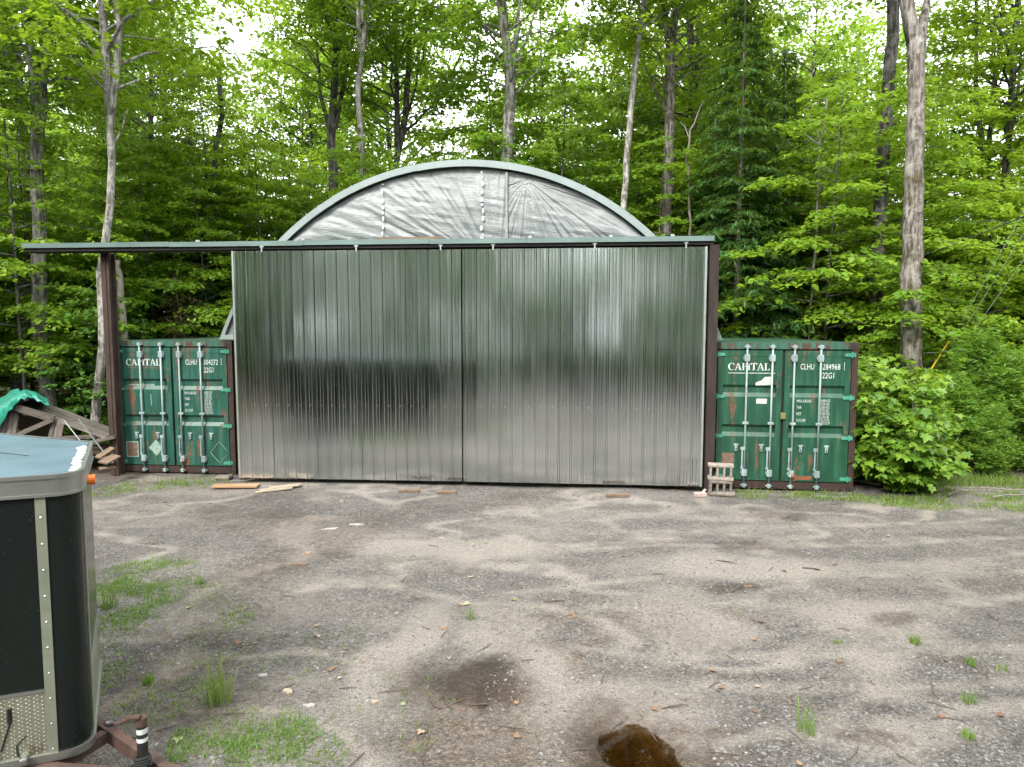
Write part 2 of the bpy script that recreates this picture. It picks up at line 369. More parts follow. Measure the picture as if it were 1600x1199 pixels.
# forest floor beyond the yard
edge = np.clip((Y1 - (12.9 + .8 * (n1 - .5) - .04 * np.abs(X1))) / .8, 0, 1)
litter = np.maximum(edge, np.clip((X1 - 12.5 - 2 * n1) / 2, 0, 1))
litter = np.maximum(litter, np.clip((-8.8 - X1 + n1) / 1.5, 0, 1))
shedm = ((X1 - O.x) * U.x + (Y1 - O.y) * U.y); shv = (X1 - O.x) * V.x + (Y1 - O.y) * V.y
litter = np.where((np.abs(shedm) < 4.6) & (shv < 7) & (shv > -1), 0, litter)
for nm, arr in (('sand', sand), ('damp', damp), ('litter', litter), ('brown', brown)):
    at = gme.attributes.new(nm, 'FLOAT', 'POINT'); at.data.foreach_set('value', arr.astype(np.float32))
def ground_mat():
    m, n, b = new_mat('yard_gravel'); v = coords(n)
    def att(nm):
        a = N(n, 'ShaderNodeAttribute'); a.attribute_name = nm; return a.outputs['Fac']
    def brk(a, sc2, lo=.3, hi=.7, k=.55):     # break a soft edge up with grain
        f = noise(n, v, sc2, 6, .7); q = N(n, 'ShaderNodeMath', operation='MULTIPLY_ADD'); n.links.new(f, q.inputs[0]); q.inputs[1].default_value = k * 2
        s2 = N(n, 'ShaderNodeMath', operation='SUBTRACT'); n.links.new(a, s2.inputs[0]); s2.inputs[1].default_value = k; n.links.new(s2.outputs[0], q.inputs[2])
        return ramp(n, q.outputs[0], [(lo, g3(0)), (hi, g3(1))])
    peb = N(n, 'ShaderNodeTexVoronoi', Scale=55.0); n.links.new(v, peb.inputs['Vector'])
    peb2 = N(n, 'ShaderNodeTexVoronoi', Scale=130.0); n.links.new(v, peb2.inputs['Vector'])
    fine = noise(n, v, 38, 10, .9); mid = noise(n, v, 3.5, 6, .65)
    grey = ramp(n, fine, [(.34, (.038, .035, .032)), (.5, (.129, .119, .109)), (.68, (.28, .258, .237))])
    sep = N(n, 'ShaderNodeSeparateColor'); n.links.new(peb.outputs['Color'], sep.inputs[0])
    chips = ramp(n, sep.outputs[0], [(.0, g3(.45)), (.6, g3(.95)), (.9, g3(1.25)), (1, g3(1.7))])
    grey = mixc(n, .75, grey, chips, 'MULTIPLY')
    grey = mixc(n, 1.0, grey, ramp(n, mid, [(.3, g3(.72)), (.7, g3(1.15))]), 'MULTIPLY')
    sandc = ramp(n, fine, [(.34, (.105, .092, .078)), (.52, (.25, .225, .195)), (.68, (.40, .362, .318))])
    c = mixc(n, brk(att('brown'), 4, .3, .9), grey, mixc(n, 1.0, grey, (1.08, .90, .74), 'MULTIPLY'))
    c = mixc(n, brk(att('sand'), 16, .12, .95, .65), c, sandc)
    c = mixc(n, brk(att('damp'), 11, .2, .95, .6), c, mixc(n, 1.0, c, (.31, .245, .20), 'MULTIPLY'))
    lit = ramp(n, noise(n, v, 22, 6, .75), [(.3, (.020, .015, .010)), (.55, (.06, .045, .028)), (.75, (.13, .095, .06))])
    c = mixc(n, brk(att('litter'), 4, .25, .8), c, lit)
    n.links.new(c, b.inputs['Base Color']); b.inputs['Specular IOR Level'].default_value = .25
    n.links.new(ramp(n, att('damp'), [(.3, g3(.95)), (1, g3(.6))]), b.inputs['Roughness'])
    hsum = N(n, 'ShaderNodeMath', operation='ADD'); n.links.new(fine, hsum.inputs[0]); n.links.new(peb.outputs['Distance'], hsum.inputs[1])
    bump(n, b, hsum.outputs[0], 1.0, .02); return m
ground = tag(link('ground', gme, ground_mat()), kind='structure')
def puddle_mat():
    m, n, b = new_mat('brown_puddle_water'); v = coords(n)
    at = N(n, 'ShaderNodeAttribute'); at.attribute_name = 'depth'      # murkier where the water is deeper
    tr = N(n, 'ShaderNodeBsdfTransparent'); n.links.new(ramp(n, at.outputs['Fac'], [(0, (.80, .74, .66)), (.010, (.66, .50, .28)), (.05, (.50, .31, .10))]), tr.inputs[0])
    gl_ = N(n, 'ShaderNodeBsdfGlossy'); gl_.inputs['Roughness'].default_value = .03
    bp = N(n, 'ShaderNodeBump', Strength=.02, Distance=.01); n.links.new(noise(n, v, 10, 2), bp.inputs['Height']); n.links.new(bp.outputs[0], gl_.inputs['Normal'])
    fr = N(n, 'ShaderNodeFresnel', IOR=1.33); mx = N(n, 'ShaderNodeMixShader')
    n.links.new(fr.outputs[0], mx.inputs[0]); n.links.new(tr.outputs[0], mx.inputs[1]); n.links.new(gl_.outputs[0], mx.inputs[2])
    n.links.new(mx.outputs[0], n.nodes['Material Output'].inputs[0]); return m
PX, PY = np.meshgrid(np.linspace(PUD.x - .6, PUD.x + .6, 90), np.linspace(PUD.y - 1.0, PUD.y + .9, 120), indexing='ij')
LV = -.047; pdep = LV - gz(PX, PY); inr = np.sqrt(((PX - PUD.x) / .52) ** 2 + ((PY - PUD.y) / .85) ** 2) < 1
wi = np.arange(90 * 120).reshape(90, 120); wq = np.stack([wi[:-1, :-1], wi[1:, :-1], wi[1:, 1:], wi[:-1, 1:]], -1).reshape(-1, 4)
okq = (inr & (pdep > -.012)).ravel()[wq].all(1); used = np.unique(wq[okq]); remap = -np.ones(90 * 120, int); remap[used] = np.arange(len(used))
wme = tri_mesh('puddle', np.stack([PX, PY, np.full_like(PX, LV)], -1).reshape(-1, 3)[used], remap[wq[okq]])
at_ = wme.attributes.new('depth', 'FLOAT', 'POINT'); at_.data.foreach_set('value', np.clip(pdep.ravel()[used], 0, 1).astype(np.float32))
tag(link('puddle', wme, puddle_mat()), kind='structure')

# ------------------------------------------------------------------ lettering
texts = []
def text(s, parent, x, y, z, h, mat, sx=.62, name='lettering'):   # faces -y, left edge at x, baseline z
    cu = bpy.data.curves.new('t', 'FONT'); cu.body = s; cu.size = h * 1.38; cu.resolution_u = 2; cu.offset = 0
    o = bpy.data.objects.new('t', cu); col.objects.link(o); texts.append((o, cu, parent, (x, y, z), sx, mat, name))
def flush_texts():
    bpy.context.view_layer.update(); dg = bpy.context.evaluated_depsgraph_get()
    for o, cu, parent, loc, sx, mat, name in texts:
        me = bpy.data.meshes.new_from_object(o.evaluated_get(dg)); me.name = 'lettering'; me.materials.clear()
        link(name, me, mat, parent, loc, (math.pi / 2, 0, 0), (sx, 1, 1)); bpy.data.objects.remove(o); bpy.data.curves.remove(cu)
    texts.clear()
def serif_word(word, parent, x, y, z, h, mat):
    mb = MB(); t = .19; s = .055; cx = 0
    def poly(p): mb.add([(x + (cx + a) * h, y, z + b * h) for a, b in p], [tuple(range(len(p)))])
    def rect(a, b, c, d): poly([(a, b), (c, b), (c, d), (a, d)])
    for ch in word:
        if ch == 'I': rect(.09, 0, .09 + t, 1); rect(0, 0, .37, s); rect(0, 1 - s, .37, 1); wd = .42
        elif ch == 'L': rect(.09, 0, .09 + t, 1); rect(0, 1 - s, .38, 1); rect(0, 0, .68, s); poly([(.5, s), (.68, s), (.68, .32)]); wd = .72
        elif ch == 'T': rect(.33, 0, .33 + t, 1); rect(.22, 0, .63, s); rect(0, 1 - s, .85, 1); poly([(0, 1 - s), (0, .7), (.16, 1 - s)]); poly([(.85, 1 - s), (.69, 1 - s), (.85, .7)]); wd = .86
        elif ch == 'P':
            rect(.09, 0, .09 + t, 1); rect(0, 0, .38, s); rect(0, 1 - s, .2, 1)
            n = 14
            for k in range(n):
                a0, a1 = math.pi / 2 - math.pi * k / n, math.pi / 2 - math.pi * (k + 1) / n
                poly([(.28 + .42 * math.cos(a0), .73 + .27 * math.sin(a0)), (.28 + .42 * math.cos(a1), .73 + .27 * math.sin(a1)), (.28 + .24 * math.cos(a1), .73 + .215 * math.sin(a1)), (.28 + .24 * math.cos(a0), .73 + .215 * math.sin(a0))])
            wd = .76
        elif ch == 'A':
            poly([(.40, 1), (.48, 1), (.16, 0), (.08, 0)]); poly([(.40, 1), (.52, 1), (.92, 0), (.70, 0)]); rect(.24, .3, .66, .3 + s); rect(0, 0, .27, s); rect(.58, 0, 1.0, s); wd = .98
        elif ch == 'C':
            n = 26
            for k in range(n):
                a0, a1 = R(48 + 264 * k / n), R(48 + 264 * (k + 1) / n)
                o_ = lambda a: (.46 + .46 * math.cos(a), .5 + .52 * math.sin(a)); i_ = lambda a: (.50 + .29 * math.cos(a), .5 + .46 * math.sin(a))
                poly([o_(a0), o_(a1), i_(a1), i_(a0)])
            rect(.72, .66, .78, 1.0); wd = .88
        cx += wd
    mb.build('lettering', mat, parent)

# ------------------------------------------------------------------ shed between the containers
shed = empty('arched_shed', O, -FA, 'large arched shed with two silver ribbed sliding doors between green containers', 'shed')
DH0, DH1 = .075, 4.205
def rib_profile(w_, nrib=4):
    p = []; pitch = w_ / nrib
    for i in range(nrib):
        a = i * pitch
        p += [(a, 0), (a + .008, 0), (a + .020, -.024), (a + .038, -.024), (a + .054, 0)]
        for q in (.33, .66):
            c = a + .054 + (pitch - .054) * q; p += [(c - .012, 0), (c - .005, -.0035), (c + .005, -.0035), (c + .012, 0)]
    p.append((w_, 0)); return p
def sheet_mesh(w_):
    mb = MB(); pr = rib_profile(w_); zs = [DH0, 1.43, 2.79, DH1]
    v = [(a, b, z) for z in zs for a, b in pr]; n = len(pr); f = []
    for j in range(len(zs) - 1):
        for i in range(n - 1): f.append((j*n+i, j*n+i+1, (j+1)*n+i+1, (j+1)*n+i))
    return mb.add(v, f).mesh('metal_sheet')
def screw_mesh(SW):
  scr = MB()
  for zz in (1.43, 2.79):
    for i in range(4):
        p = i * SW / 4 + .13
        scr.add([(p + .0055 * math.cos(math.pi / 3 * k), -.006, zz + .0055 * math.sin(math.pi / 3 * k)) for k in range(6)] + [(p, -.010, zz)], [(k, (k + 1) % 6, 6) for k in range(6)])
  return scr.mesh('screws')
def door(u0, SW, lab):
    W = SW * 5; sm = sheet_mesh(SW); scm = screw_mesh(SW)
    fr = MB(); fr.box((u0, -.066, DH0 + .01), (u0 + W, -.030, DH0 + .12)); fr.box((u0, -.066, DH1 - .12), (u0 + W, -.030, DH1 - .01))
    for z in (1.43, 2.79): fr.box((u0, -.066, z - .06), (u0 + W, -.030, z + .06))
    for k in range(6): fr.box((max(u0, u0 + k * SW - .04), -.065, DH0 + .12), (min(u0 + W, u0 + k * SW + .04), -.031, DH1 - .12))
    d = fr.build('sliding_door', M['black_steel'], shed); d['label'] = lab
    for k in range(5):
        link('metal_sheet', sm, M['galv'], d, (u0 + k * SW, -.095 - .0015 * (k % 2), 0), (R(random.uniform(-.10, .10)), 0, R((.9 if u0 < -1 else .2) + random.uniform(-.3, .3))))
        tag(link('screws', scm, M['screw'], d, (u0 + k * SW, -.098, 0)), kind='stuff')
    for s, x in (((0, u0 - .004),) if u0 < -1 else ((1, u0 + W - .026),)):
        MB().box((x, -.126, DH0 - .004), (x + .03, -.03, DH1)).build('edge_trim', M['door_edge'], d)
    for k in (.55, W * .55, W - .35):
        hb = MB(); hb.box((u0 + k - .012, -.118, DH1 - .02), (u0 + k + .012, -.108, DH1 + .09)); hb.box((u0 + k - .035, -.113, DH1 + .06), (u0 + k + .035, -.104, DH1 + .085))
        hb.build('hanger', M['door_edge'], d)
    if u0 < -1: d.rotation_euler = (0, 0, R(1.1))
    return d
door(-4.145, .826, 'left sliding door of silver ribbed sheets, bluish and shiny')
door(.012, .840, 'right sliding door of silver ribbed sheets')
# header track
UL, UR = -8.22, 4.33
MB().box((UL + .02, -.02, 4.235), (UR - .02, .20, 4.31)).build('header_beam', M['dark_rust'], shed)
MB().box((UL + .01, -.10, 4.245), (UR - .01, -.03, 4.315)).build('track', M['black_steel'], shed)
cuts = [UL, -5.35, -2.85, -.55, 1.15, UR]
for a, b in zip(cuts[:-1], cuts[1:]):
    j = random.uniform(-.004, .004)
    m_ = MB()
    prof = [(-.145, 4.300), (-.145, 4.385), (.24, 4.405), (.24, 4.30)]
    v = [(x, p, q + j) for x in (a, b - .004) for p, q in prof]
    m_.add(v, [(0, 1, 2, 3), (7, 6, 5, 4), (0, 4, 5, 1), (1, 5, 6, 2), (2, 6, 7, 3), (3, 7, 4, 0)]); m_.build('flashing', M['flash'], shed)
for u in (-4.9, -2.9, .35, 1.2, 2.6, 3.65):
    MB().box((u - .03, .0, 4.40), (u + .03, .05, 4.435)).build('flashing_clip', M['door_edge'], shed)
MB().bar((-1.55, .06, 4.425), (-.35, .08, 4.43), .05, .04).build('scrap_board', M['broken_wood'], shed)
# posts
def hbeam(u, v, w_, d_, z1, mat):
    m = MB(); t = .02
    m.box((u - w_/2, v, 0), (u + w_/2, v + t, z1)); m.box((u - w_/2, v + d_ - t, 0), (u + w_/2, v + d_, z1)); m.box((u - t/2, v + t, 0), (u + t/2, v + d_ - t, z1))
    m.box((u - w_/2 + .07, v - .018, 0), (u - w_/2 + .10, v, z1))
    return m.build('post', mat, shed)
hbeam(-6.80, .12, .155, .20, 4.235, M['rust'])
MB().box((4.268, -.10, 0), (4.42, .10, 4.24)).build('post', M['dark_rust'], shed)
MB().box((-4.28, .04, 0), (-4.15, .18, 4.235)).build('post', M['rust'], shed)
# arch
AC, AZ, AR = -.07, .86, 4.97; T0 = math.asin((2.62 - AZ) / AR)
def arc(t, r=AR): return AC + r * math.cos(t), AZ + r * math.sin(t)
vf = .40
nA = 72; prof = []
vv = vf + .04
while vv < 6.6: prof += [(vv, 0), (vv + .06, .045), (vv + .16, .045), (vv + .22, 0)]; vv += .30
m_ = MB(); rows = []
for i in range(nA + 1):
    t = math.pi - T0 - (math.pi - 2 * T0) * i / nA
    rows += [(arc(t, AR - .03 + h)[0], q, arc(t, AR - .03 + h)[1]) for q, h in prof]
n = len(prof); m_.add(rows, [(i*n+k, i*n+k+1, (i+1)*n+k+1, (i+1)*n+k) for i in range(nA) for k in range(n-1)])
roof = m_.build('arch_roof', M['roof_sheet'], shed)
T1 = math.asin((4.15 - AZ) / AR); spans = [(math.pi - T0, math.pi - T1, .035)] + [(math.pi - T1 - (math.pi - 2 * T1) * s / 5, math.pi - T1 - (math.pi - 2 * T1) * (s + 1) / 5, .085) for s in range(5)] + [(T1, T0, .035)]
for a0, a1, tw_ in spans:
    m_ = MB(); K = 14; j = random.uniform(-.006, .006)
    pts = []
    for k in range(K + 1):
        t = a0 + (a1 - a0) * (k / K) * .9985
        for r, q in ((AR - tw_ + j, vf), (AR + .03 + j, vf - .004), (AR + .045 + j, vf + .05), (AR - tw_ + j, vf + .05)):
            x, z = arc(t, r); pts.append((x, q, z))
    m_.add(pts, [(4*k+c, 4*k+(c+1) % 4, 4*k+4+(c+1) % 4, 4*k+4+c) for k in range(K) for c in range(4)] + [(0, 1, 2, 3), (4*K+3, 4*K+2, 4*K+1, 4*K)])
    m_.build('arch_trim', M['band'], shed)
# wrinkled film in the gable, two pieces that meet at a seam
def film(ua, ub, seed, fan):
    nu, nz = 220, 110; us = np.linspace(ua, ub, nu); r_ = np.random.default_rng(seed)
    A, B = np.meshgrid(us, np.linspace(0, 1, nz), indexing='ij')
    top = AZ + np.sqrt(np.maximum((AR - .10) ** 2 - (A - AC) ** 2, 0)); zz = 4.33 + (np.maximum(top, 4.34) - 4.33) * B
    fx, fz = fan
    ang = np.arctan2(zz - fz + .3, A - fx); rad = np.hypot(A - fx, zz - fz)
    d = (vnoise(ang * 12 + 20, rad * .5 + 7, 1.6, seed) - .5) * .022 + (vnoise(ang * 30 + 30, rad * 1.2 + 5, 1.5, seed + 1) - .5) * .020
    d += (vnoise(A * 2.2 + 40, zz * 13 + A * 2.5, 1.1, seed + 2) - .5) * .015 + (vnoise(A * 5 + 40, zz * 5, .9, seed + 3) - .5) * .010
    d += .05 * np.sin(np.pi * B)
    v = np.stack([A, vf + .07 + .04 - d, zz], -1).reshape(-1, 3)
    i_ = (np.arange(nu-1)[:, None] * nz + np.arange(nz-1)[None]).ravel()
    return link('gable_film', tri_mesh('gable_film', v, np.stack([i_, i_ + nz, i_ + nz + 1, i_ + 1], -1), True), M['film'], shed)
film(-3.75, .745, 51, (.6, 4.1)); film(.75, 3.55, 61, (1.1, 5.8))
for u, w_ in ((-1.55, .045), (.30, .06)):  # added pale dashes stand in for ribs showing through the film
    m_ = MB(); zt = AZ + math.sqrt((AR - .14) ** 2 - (u - AC) ** 2); z = 4.4
    while z < zt:
        h = random.uniform(.03, .09); x = u + random.uniform(-.02, .02); m_.box((x - w_ / 2 * random.uniform(.5, 1.1), vf + .022, z), (x + w_ / 2 * random.uniform(.5, 1.1), vf + .028, min(z + h, zt))); z += h + random.uniform(.03, .10)
    tag(m_.build('rib_streaks', M['rib_streak'], shed), kind='stuff')
zt = AZ + math.sqrt((AR - .14) ** 2 - (.75 - AC) ** 2)
MB().box((.725, vf + .02, 4.33), (.765, vf + .04, zt)).build('seam_batten', M['film'], shed)
# side panels of the gable, feet of the arch
for s in (-1, 1):
    pl = []
    for k in range(13):
        z = 2.70 + (4.30 - 2.70) * k / 12; pl.append((AC + s * math.sqrt(AR ** 2 - (z - AZ) ** 2) - s * .05, z))
    poly = pl + [(s * 3.4, 4.30), (s * 3.4, 2.70)]
    if s > 0: poly = poly[::-1]
    MB().prism(poly, vf + .06, vf + .09).build('side_panel', M['grey_panel'], shed)
    a = AC + s * (AR * math.cos(T0) - .12)
    MB().prism([(a - .16, 2.615), (a + .16, 2.615), (a + .15 if s < 0 else a + .09, 2.70), (a - .09 if s < 0 else a - .15, 2.70)], vf - .02, vf + .3).build('foot_bracket', M['band'], shed)
MB().box((-4.25, 6.3, 0), (4.3, 6.34, 4.4)).build('back_light_blocker', M['dark_wall'], shed)  # unseen wall, added to keep light from leaking in under the doors
MB().box((-4.25, .30, 2.62), (4.25, .34, 4.235)).build('inner_wall', M['dark_wall'], shed)

# ------------------------------------------------------------------ shipping containers
CW, CH, CL = 2.438, 2.591, 6.058
def container(u, v, label, paint, numb, tare_lab, lines, seed, zoff=0, yaw=0):
    rr = random.Random(seed)
    c = empty('shipping_container', FW(u, v, zoff), -FA - yaw, label, 'container', 'shipping containers')
    h = CW / 2
    # frame
    for s in (-1, 1):
        MB().box((min(s*h, s*(h-.10)), -.005, .12), (max(s*h, s*(h-.10)), .16, CH - .12)).build('corner_post', M['rusty_frame'], c)
        MB().box((min(s*h, s*(h-.06)), .16, CH - .06), (max(s*h, s*(h-.06)), CL, CH)).build('top_side_rail', M['green_edge'], c)
        MB().box((min(s*h, s*(h-.06)), .16, .02), (max(s*h, s*(h-.06)), CL, .16)).build('bottom_side_rail', M['rusty_frame'], c)
        # corrugated side
        m = MB(); pts = []; y = .16
        while y < CL - .1: pts += [(s*(h - .01), y), (s*(h - .01), y + .07), (s*(h - .045), y + .14), (s*(h - .045), y + .21)]; y += .278
        nn = len(pts); m.add([(a, b, z) for z in (.16, CH - .06) for a, b in pts], [(k, k+1, nn+k+1, nn+k) for k in range(nn-1)]); m.build('side_wall', paint, c)
    MB().box((-h + .10, .0, CH - .115), (h - .10, .12, CH - .006)).build('door_header', M['green_edge'], c)
    MB().box((-h + .10, .0, .02), (h - .10, .14, .145)).build('door_sill', M['rusty_frame'], c)
    MB().box((-h + .06, .12, CH - .035), (h - .06, CL, CH - .012)).build('roof', paint, c)
    MB().box((-h + .05, CL - .05, .1), (h - .05, CL, CH - .06)).build('end_wall', paint, c)
    for s in (-1, 1):
        for z in (0, CH - .118):
            k = MB().box((s*h - .003 if s < 0 else h - .162, -.012, z), (-h + .162 if s < 0 else h + .003, .166, z + .118)).build('corner_casting', M['rusty_frame'], c)
            m = MB(); cx = s * (h - .08); m.add([(cx + .045 * math.cos(2*math.pi*q/14), -.0145, z + .06 + .028 * math.sin(2*math.pi*q/14)) for q in range(14)], [tuple(range(14))[::-1]]); m.build('casting_hole', M['gasket'], k)
    MB().box((-h + .10, .05, .145), (h - .10, .09, CH - .115)).build('gasket', M['gasket'], c)
    z0, z1 = .165, CH - .140
    chans = ((z1 - .60, z1 - .81), (z1 - 1.30, z1 - 1.51))
    doors = []
    for s in (-1, 1):
        xa, xb = (-h + .115, -.022) if s < 0 else (.022, h - .115)
        m = MB(); fw = .09
        m.box((xa, -.006, z0), (xa + fw, .05, z1)); m.box((xb - fw, -.006, z0), (xb, .05, z1)); m.box((xa + fw, -.006, z0), (xb - fw, .05, z0 + .10)); m.box((xa + fw, -.006, z1 - .10), (xb - fw, .05, z1))
        p = [(0, z1 - .10)]
        for a, b in chans: p += [(0, a), (.042, a - .05), (.042, b + .07), (0, b)]
        p.append((0, z0 + .10))
        m.add([(x, q, z) for x in (xa + fw, xb - fw) for q, z in p], [(k, k + 1, len(p) + k + 1, len(p) + k) for k in range(len(p) - 1)])
        d = m.build('cargo_door', paint, c); doors.append(d)
        for k, x in enumerate((-.62, -.195) if s < 0 else (.17, .60)):
            m = MB(); lean = 0
            m.tube([(x, -.045, .05), (x, -.045, CH - .06)], .0175, 8)
            rd = m.build('locking_rod', M['rod'], d, smooth=True)
            for z in (.30, 1.18, CH - .27):
                big = z != 1.18
                b_ = MB().box((x - (.045 if big else .05), -.066, z - (.06 if big else .022)), (x + (.045 if big else .05), -.007, z + (.06 if big else .022)))
                if big: b_.box((x - .06, -.03, z - .03), (x + .06, -.0065, z + .03))
                b_.build('rod_bracket', M['rod'], d, bevel=.008)
            for z, q in ((.075, 1), (CH - .075, -1)):
                b_ = MB().box((x - .03, -.07, z - .035), (x + .03, -.013, z + .035)); b_.box((x - .055, -.05, z - .012), (x + .055, -.013, z + .012)); b_.build('cam_keeper', M['rod'], d, bevel=.006)
            hb = MB(); hx = x - .045 if (k == 0 or s < 0) else x + .01
            hx = x - .042
            hb.bar((hx, -.05, .74), (hx - .004, -.055, .38), .026, .016, (0, 1, 0)); hb.box((hx - .03, -.065, .70), (hx + .045, -.045, .76)); hb.box((hx - .022, -.06, .36), (hx + .022, -.01, .40)); hb.build('handle', M['rod'], d, bevel=.004)
            lx = x - .14 if s < 0 else x + .155
            lb = MB().box((lx - .028, -.028, .68), (lx + .022, -.006, .80)); lb.box((lx - .045, -.018, .775), (lx + .04, -.006, .81)); lb.build('handle_catch', M['rod'], d, bevel=.006)
            MB().box((lx - .012, -.030, .70), (lx + .006, -.0285, .73)).build('catch_hole', M['gasket'], d)
        for z in (z0 + .06, z0 + .78, z0 + 1.48, z1 - .07):
            xe = -h + .10 if s < 0 else h - .10
            m = MB().prism([(xe - .055, z - .035), (xe - .055, z + .035), (xe + s * -.13 * 1, z + .026), (xe + s * -.13 * 1, z - .026)] if s < 0 else [(xe - .13, z - .026), (xe - .13, z + .026), (xe + .055, z + .035), (xe + .055, z - .035)], -.022, -.007)
            m.tube([(xe + s * -.005, -.02, z - .05), (xe + s * -.005, -.02, z + .05)], .014, 8); m.build('hinge', M['hinge'], d)
    L, Rr = doors; y_ = -.0035
    serif_word('CAPITAL', L, -h + .29, y_, z1 - .345, .125, M['letter'])
    text('CLHU', Rr, .275, y_, z1 - .325, .105, M['letter'], .62)
    text(numb[0], Rr, .64, y_, z1 - .325, .105, M['letter'], .68)
    text(numb[1], Rr, 1.02, y_, z1 - .32, .095, M['letter'], .6)
    bx = MB()
    for a in ((.995, -.33, 1.085, -.323), (.995, -.21, 1.085, -.203), (.995, -.33, 1.002, -.203), (1.078, -.33, 1.085, -.203)): bx.add([(a[0], y_, z1 + a[1]), (a[2], y_, z1 + a[1]), (a[2], y_, z1 + a[3]), (a[0], y_, z1 + a[3])], [(0, 1, 2, 3)])
    bx.build('number_box', M['letter'], Rr)
    text('22G1', Rr, .64, y_, z1 - .475, .105, M['letter'], .66)
    zz = z1 - .885
    for lab, a, b in lines:
        text(lab, Rr, .235, y_, zz - .012, .052, M['letter'], .62)
        text(a, Rr, .62, y_, zz, .05, M['letter'], .5); text(b, Rr, .62, y_, zz - .056, .05, M['letter'], .5)
        zz -= .112
    return c, L, Rr, z1
LN = lambda t: [('MAX.GROSS', '30,480 KGS', '67,200 LBS'), (t, ' 2,300 KGS', ' 5,070 LBS'), ('NET', '28,180 KGS', '62,130 LBS'), ('CU.CAP.', ' 33.2 CU.M', '1,172 CU.FT')]
def quad(name, mat, parent, pts, y):
    return MB().add([(a, y, b) for a, b in pts], [tuple(range(len(pts)))]).build(name, mat, parent)
cL, dL, dLr, z1 = container(-5.74, .42, 'green shipping container left of the shed, behind the rusty post, numbered 304272', M['green'], ('304272', '1'), 'TARE', LN('TARE'), 1)
text('www.capital-lease.com', dL, -.93, .0385, z1 - .74, .050, M['letter'], .84)
quad('underline', M['letter_red'], dL, [(-.93, z1 - .395), (-.13, z1 - .395), (-.13, z1 - .385), (-.93, z1 - .385)], -.0035)
quad('maker_plate', M['plate'], dL, [(-.98, .33), (-.77, .33), (-.77, .60), (-.98, .60)], -.0075)
quad('plate_outline', M['letter_faded'], dL, [(-1.0, .31), (-.75, .31), (-.75, .62), (-1.0, .62)], -.0065)
quad('placard_mark', M['letter_faded'], dL, [(-.54, .50), (-.385, .34), (-.24, .50), (-.385, .66)], -.004)
for a, b in (((.72, .42), (.90, .64)), ((.90, .64), (1.06, .46)), ((.72, .42), (.90, .22)), ((.90, .22), (1.06, .40))):
    MB().bar((a[0], -.004, a[1]), (b[0], -.004, b[1]), .006, .012, (0, 1, 0)).build('placard_outline', M['letter_faded'], dLr)
for x in (-.68, -.46): quad('paint_run', M['letter_faded'], dL, [(x, z1 - .90), (x + .014, z1 - .90), (x + .02, z1 - 1.12), (x + .008, z1 - 1.12)], -.003)
cR, dR, dRr, z1 = container(5.60, .12, 'green shipping container right of the shed beside the leafy bush, numbered 284968', M['green2'], ('284968', '4'), 'TAR', LN('TAR'), 2, -.01, R(2.5))
quad('underline', M['letter'], dR, [(-.93, z1 - .40), (-.14, z1 - .40), (-.14, z1 - .39), (-.93, z1 - .39)], -.0035)
quad('torn_sticker', M['sticker'], dR, [(-.46, z1 - .61), (-.19, z1 - .60), (-.19, z1 - .45), (-.31, z1 - .46), (-.36, z1 - .52), (-.46, z1 - .56)], -.0035)
quad('sticker', M['sticker'], dR, [(-.44, z1 - .93), (-.26, z1 - .93), (-.26, z1 - .84), (-.44, z1 - .84)], -.0035)
quad('maker_plate', M['plate'], dR, [(-1.0, .38), (-.79, .38), (-.79, .64), (-1.0, .64)], -.0075)
quad('orange_patch', simple('orange_primer', (.17, .05, .022), .8, 0, .4, 9), dRr, [(.22, .20), (.53, .19), (.53, .265), (.24, .255)], -.0075)
MB().box((-.03, -.05, 1.26), (.055, -.008, 1.37)).build('padlock_plate', simple('padlock_brass', (.20, .20, .07), .5, .5), dRr, bevel=.006)
flush_texts()

# ------------------------------------------------------------------ cargo trailer
TA = R(-20); TK = Vector((-2.60, 3.95, 0)); TT = R(.4)
trailer = empty('cargo_trailer', TK, TA, 'black enclosed cargo trailer with pointed nose, silver trim and sky-tinted roof', 'trailer'); trailer.rotation_euler = (0, TT, TA)
def nose_plan(off=0.0, Ln=4.3, hw=.78, va=R(41), rad=.12):
    # local: x forward, tip at origin; rounded tip, two slanted faces, parallel sides
    pts = []; hw += off; c = -(rad) / math.sin(va) * 1.0 + 0
    cx = -rad * .55; r_ = rad + off
    for k in range(13):
        a = -(math.pi/2 - va) + 2 * (math.pi/2 - va) * k / 12; pts.append((cx - rad * .45 + r_ * math.cos(a) + 0, r_ * math.sin(a)))
    tx, ty = pts[-1]; dx = (hw - ty) / math.tan(va)
    pts.append((tx - dx, hw)); pts.append((tx - dx - Ln, hw)); pts.append((tx - dx - Ln, -hw)); pts.append((tx - dx, -hw))
    return pts
Z0, Z1 = .30, 1.995
MB().plan(nose_plan(0), Z0, Z1 - .02).build('body', M['skin'], trailer)
def band(off0, off1, z0, z1, name, mat):
    a, b = nose_plan(off0), nose_plan(off1); n = len(a); m = MB()
    v = [(x, y, z0) for x, y in b] + [(x, y, z1) for x, y in b] + [(x, y, z1) for x, y in a] + [(x, y, z0) for x, y in a]
    m.add(v, [(r * n + k, r * n + (k + 1) % n, ((r + 1) % 4) * n + (k + 1) % n, ((r + 1) % 4) * n + k) for r in range(4) for k in range(n)])
    return m.build(name, mat, trailer)
band(.001, .016, Z1 - .105, Z1 + .004, 'roof_trim', M['alu'])
band(.001, .024, Z1 - .012, Z1 + .010, 'roof_lip', M['alu'])
band(.001, .022, Z1 - .118, Z1 - .102, 'trim_lip', M['alu'])
band(.001, .018, Z0 - .01, Z0 + .035, 'bottom_trim', M['alu'])
MB().plan(nose_plan(-.004), Z1 - .019, Z1 + .006).build('roof', M['troof'], trailer)
